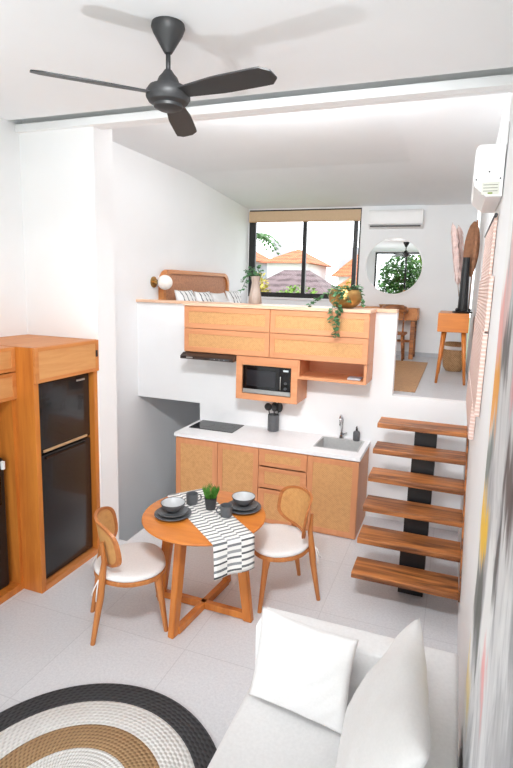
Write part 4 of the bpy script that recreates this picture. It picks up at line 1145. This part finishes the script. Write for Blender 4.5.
for k in range(15):
    a = 2 * PI * k / 15 + .2; e = random.uniform(.15, .9)
    for q in range(9):
        u_ = q / 8; p = Vector((-8.85, 16, 4.85)) + Vector((math.cos(a) * 1.0 * u_, math.sin(a) * 1.0 * u_, e * .7 * u_ - .9 * u_ * u_))
        for s_ in (-1, 1): m_.leaf(p, Vector((math.cos(a + s_ * .9), math.sin(a + s_ * .9), -.35)), Vector((0, 0, 1)), .42 * (1.1 - u_ * .5), .13)
m_.build('fronds', M['leaf_tree'], pt_)
for i, (c_, r, n, mt, lab) in enumerate((((-4.95, 9.8, 2.25), (.75, .5, .42), 420, 'leaf_lime', 'lime green bush below the mauve roof, left of the window mullion'),
        ((-3.6, 9.8, 2.2), (.5, .5, .42), 340, 'leaf_lime', 'lime green bush just right of the window mullion'),
        ((-5.9, 8.9, 2.55), (.35, .4, .45), 240, 'leaf_yellow', 'yellowish bush at the left edge of the window behind the vase'),
        ((-3.35, 11.5, 2.5), (.55, .5, .45), 320, 'leaf_yellow', 'yellow bush at the right of the window behind the brass planter'))):
    tree('garden_bush', lab, c_, r, n, .14, M[mt], 'bush', -.5, i + 3, 'bushes outside the loft window')
tree('garden_tree', 'leafy green tree outside the tall rear window, seen in the mirror', (-2.55, -9.4, 2.75), (1.0, .7, 1.4), 2300, .2, M['leaf_tree'], 'tree', -.1, 21)
tree('garden_tree', 'taller green tree farther outside the rear window', (-1.5, -11.6, 3.0), (1.0, .9, 1.6), 1500, .22, M['leaf_lime'], 'tree', -.1, 22)

# ------------------------------------------------------------------ LIGHT
wd_ = bpy.data.worlds.new('World'); bpy.context.scene.world = wd_; wd_.use_nodes = True
bg = wd_.node_tree.nodes['Background']; bg.inputs[0].default_value = (.93, .965, 1, 1); bg.inputs[1].default_value = 3.4
def area(name, loc, rot, sx, sy, energy, portal=False, col=(1, 1, 1)):
    l = bpy.data.lights.new(name, 'AREA'); l.shape = 'RECTANGLE'; l.size = sx; l.size_y = sy; l.energy = energy; l.color = col
    o = bpy.data.objects.new(name, l); C.objects.link(o); o.location = loc; o.rotation_euler = rot
    if portal: l.cycles.is_portal = True
    return o
area('portal_rear', (-1.75, -7.2, 2.0), (PI / 2, 0, 0), 3.1, 3.9, 1, True)
area('portal_loft', (-3.0, 3.9, 3.25), (-PI / 2, 0, 0), 2.15, 1.6, 1, True)
area('rear_fill', (-2.0, -6.85, 1.15), (PI / 2 + .08, 0, 0), 3.6, 2.1, 52, False, (.945, .972, 1))  # added area light just inside the rear glazing, boosts the daylight indoors
area('loft_fill', (-1.65, -1.66, 4.05), (math.radians(94), 0, 0), 2.0, .06, 66, False, (.945, .973, 1))  # unseen fill behind the beam, added to brighten the loft
k_ = area('kitchen_fill', (-.85, -4.6, 3.92), (0, 0, 0), .8, .5, 62, False, (.945, .973, 1)); k_.data.spread = math.radians(95)  # added fill out of view, aimed at the kitchen; no real fixture
k_.rotation_euler = (Vector((-2.2, -.2, 1.2)) - Vector(k_.location)).to_track_quat('-Z', 'Y').to_euler()
# photographer's flash bounced off the ceiling
sp = bpy.data.lights.new('bounce_flash', 'SPOT'); sp.energy = 105; sp.color = (.945, .972, 1); sp.spot_size = math.radians(112); sp.spot_blend = 1; sp.shadow_soft_size = .07
so_ = bpy.data.objects.new('bounce_flash', sp); C.objects.link(so_); so_.location = (-2.8, -4.85, 1.75)
dv = Vector((-1.9, -3.1, 4.08)) - Vector(so_.location); so_.rotation_euler = dv.to_track_quat('-Z', 'Y').to_euler()

# ------------------------------------------------------------------ CAMERA
cam = bpy.data.cameras.new('Camera'); co = bpy.data.objects.new('Camera', cam); C.objects.link(co)
yaw, pit, rol, f = .3465, .1492, .0276, 515.942
F = Vector((-math.sin(yaw) * math.cos(pit), math.cos(yaw) * math.cos(pit), -math.sin(pit)))
R = Vector((math.cos(yaw), math.sin(yaw), 0)); U = R.cross(F)
R2 = R * math.cos(rol) + U * math.sin(rol); U2 = -R * math.sin(rol) + U * math.cos(rol)
mt_ = Matrix.Identity(4)
for i in range(3): mt_[i][0], mt_[i][1], mt_[i][2] = R2[i], U2[i], -F[i]
mt_[0][3], mt_[1][3], mt_[2][3] = -.1857, -5.7389, 2.6151
co.matrix_world = mt_
cam.sensor_fit = 'AUTO'; cam.sensor_width = 36; cam.lens = f * 36 / 768
cam.shift_x = (256.5 - 269.293) / 768; cam.shift_y = (363.196 - 384) / 768; cam.clip_start = .05
sc = bpy.context.scene; sc.camera = co
sc.view_settings.view_transform = 'Standard'; sc.view_settings.look = 'None'; sc.view_settings.exposure = -.03; sc.view_settings.gamma = 1
sc.view_settings.use_curve_mapping = False
sc.cycles.use_denoising = True
sc.cycles.max_bounces = 12; sc.cycles.diffuse_bounces = 8; sc.cycles.transparent_max_bounces = 16
sc.cycles.caustics_reflective = False; sc.cycles.caustics_refractive = False
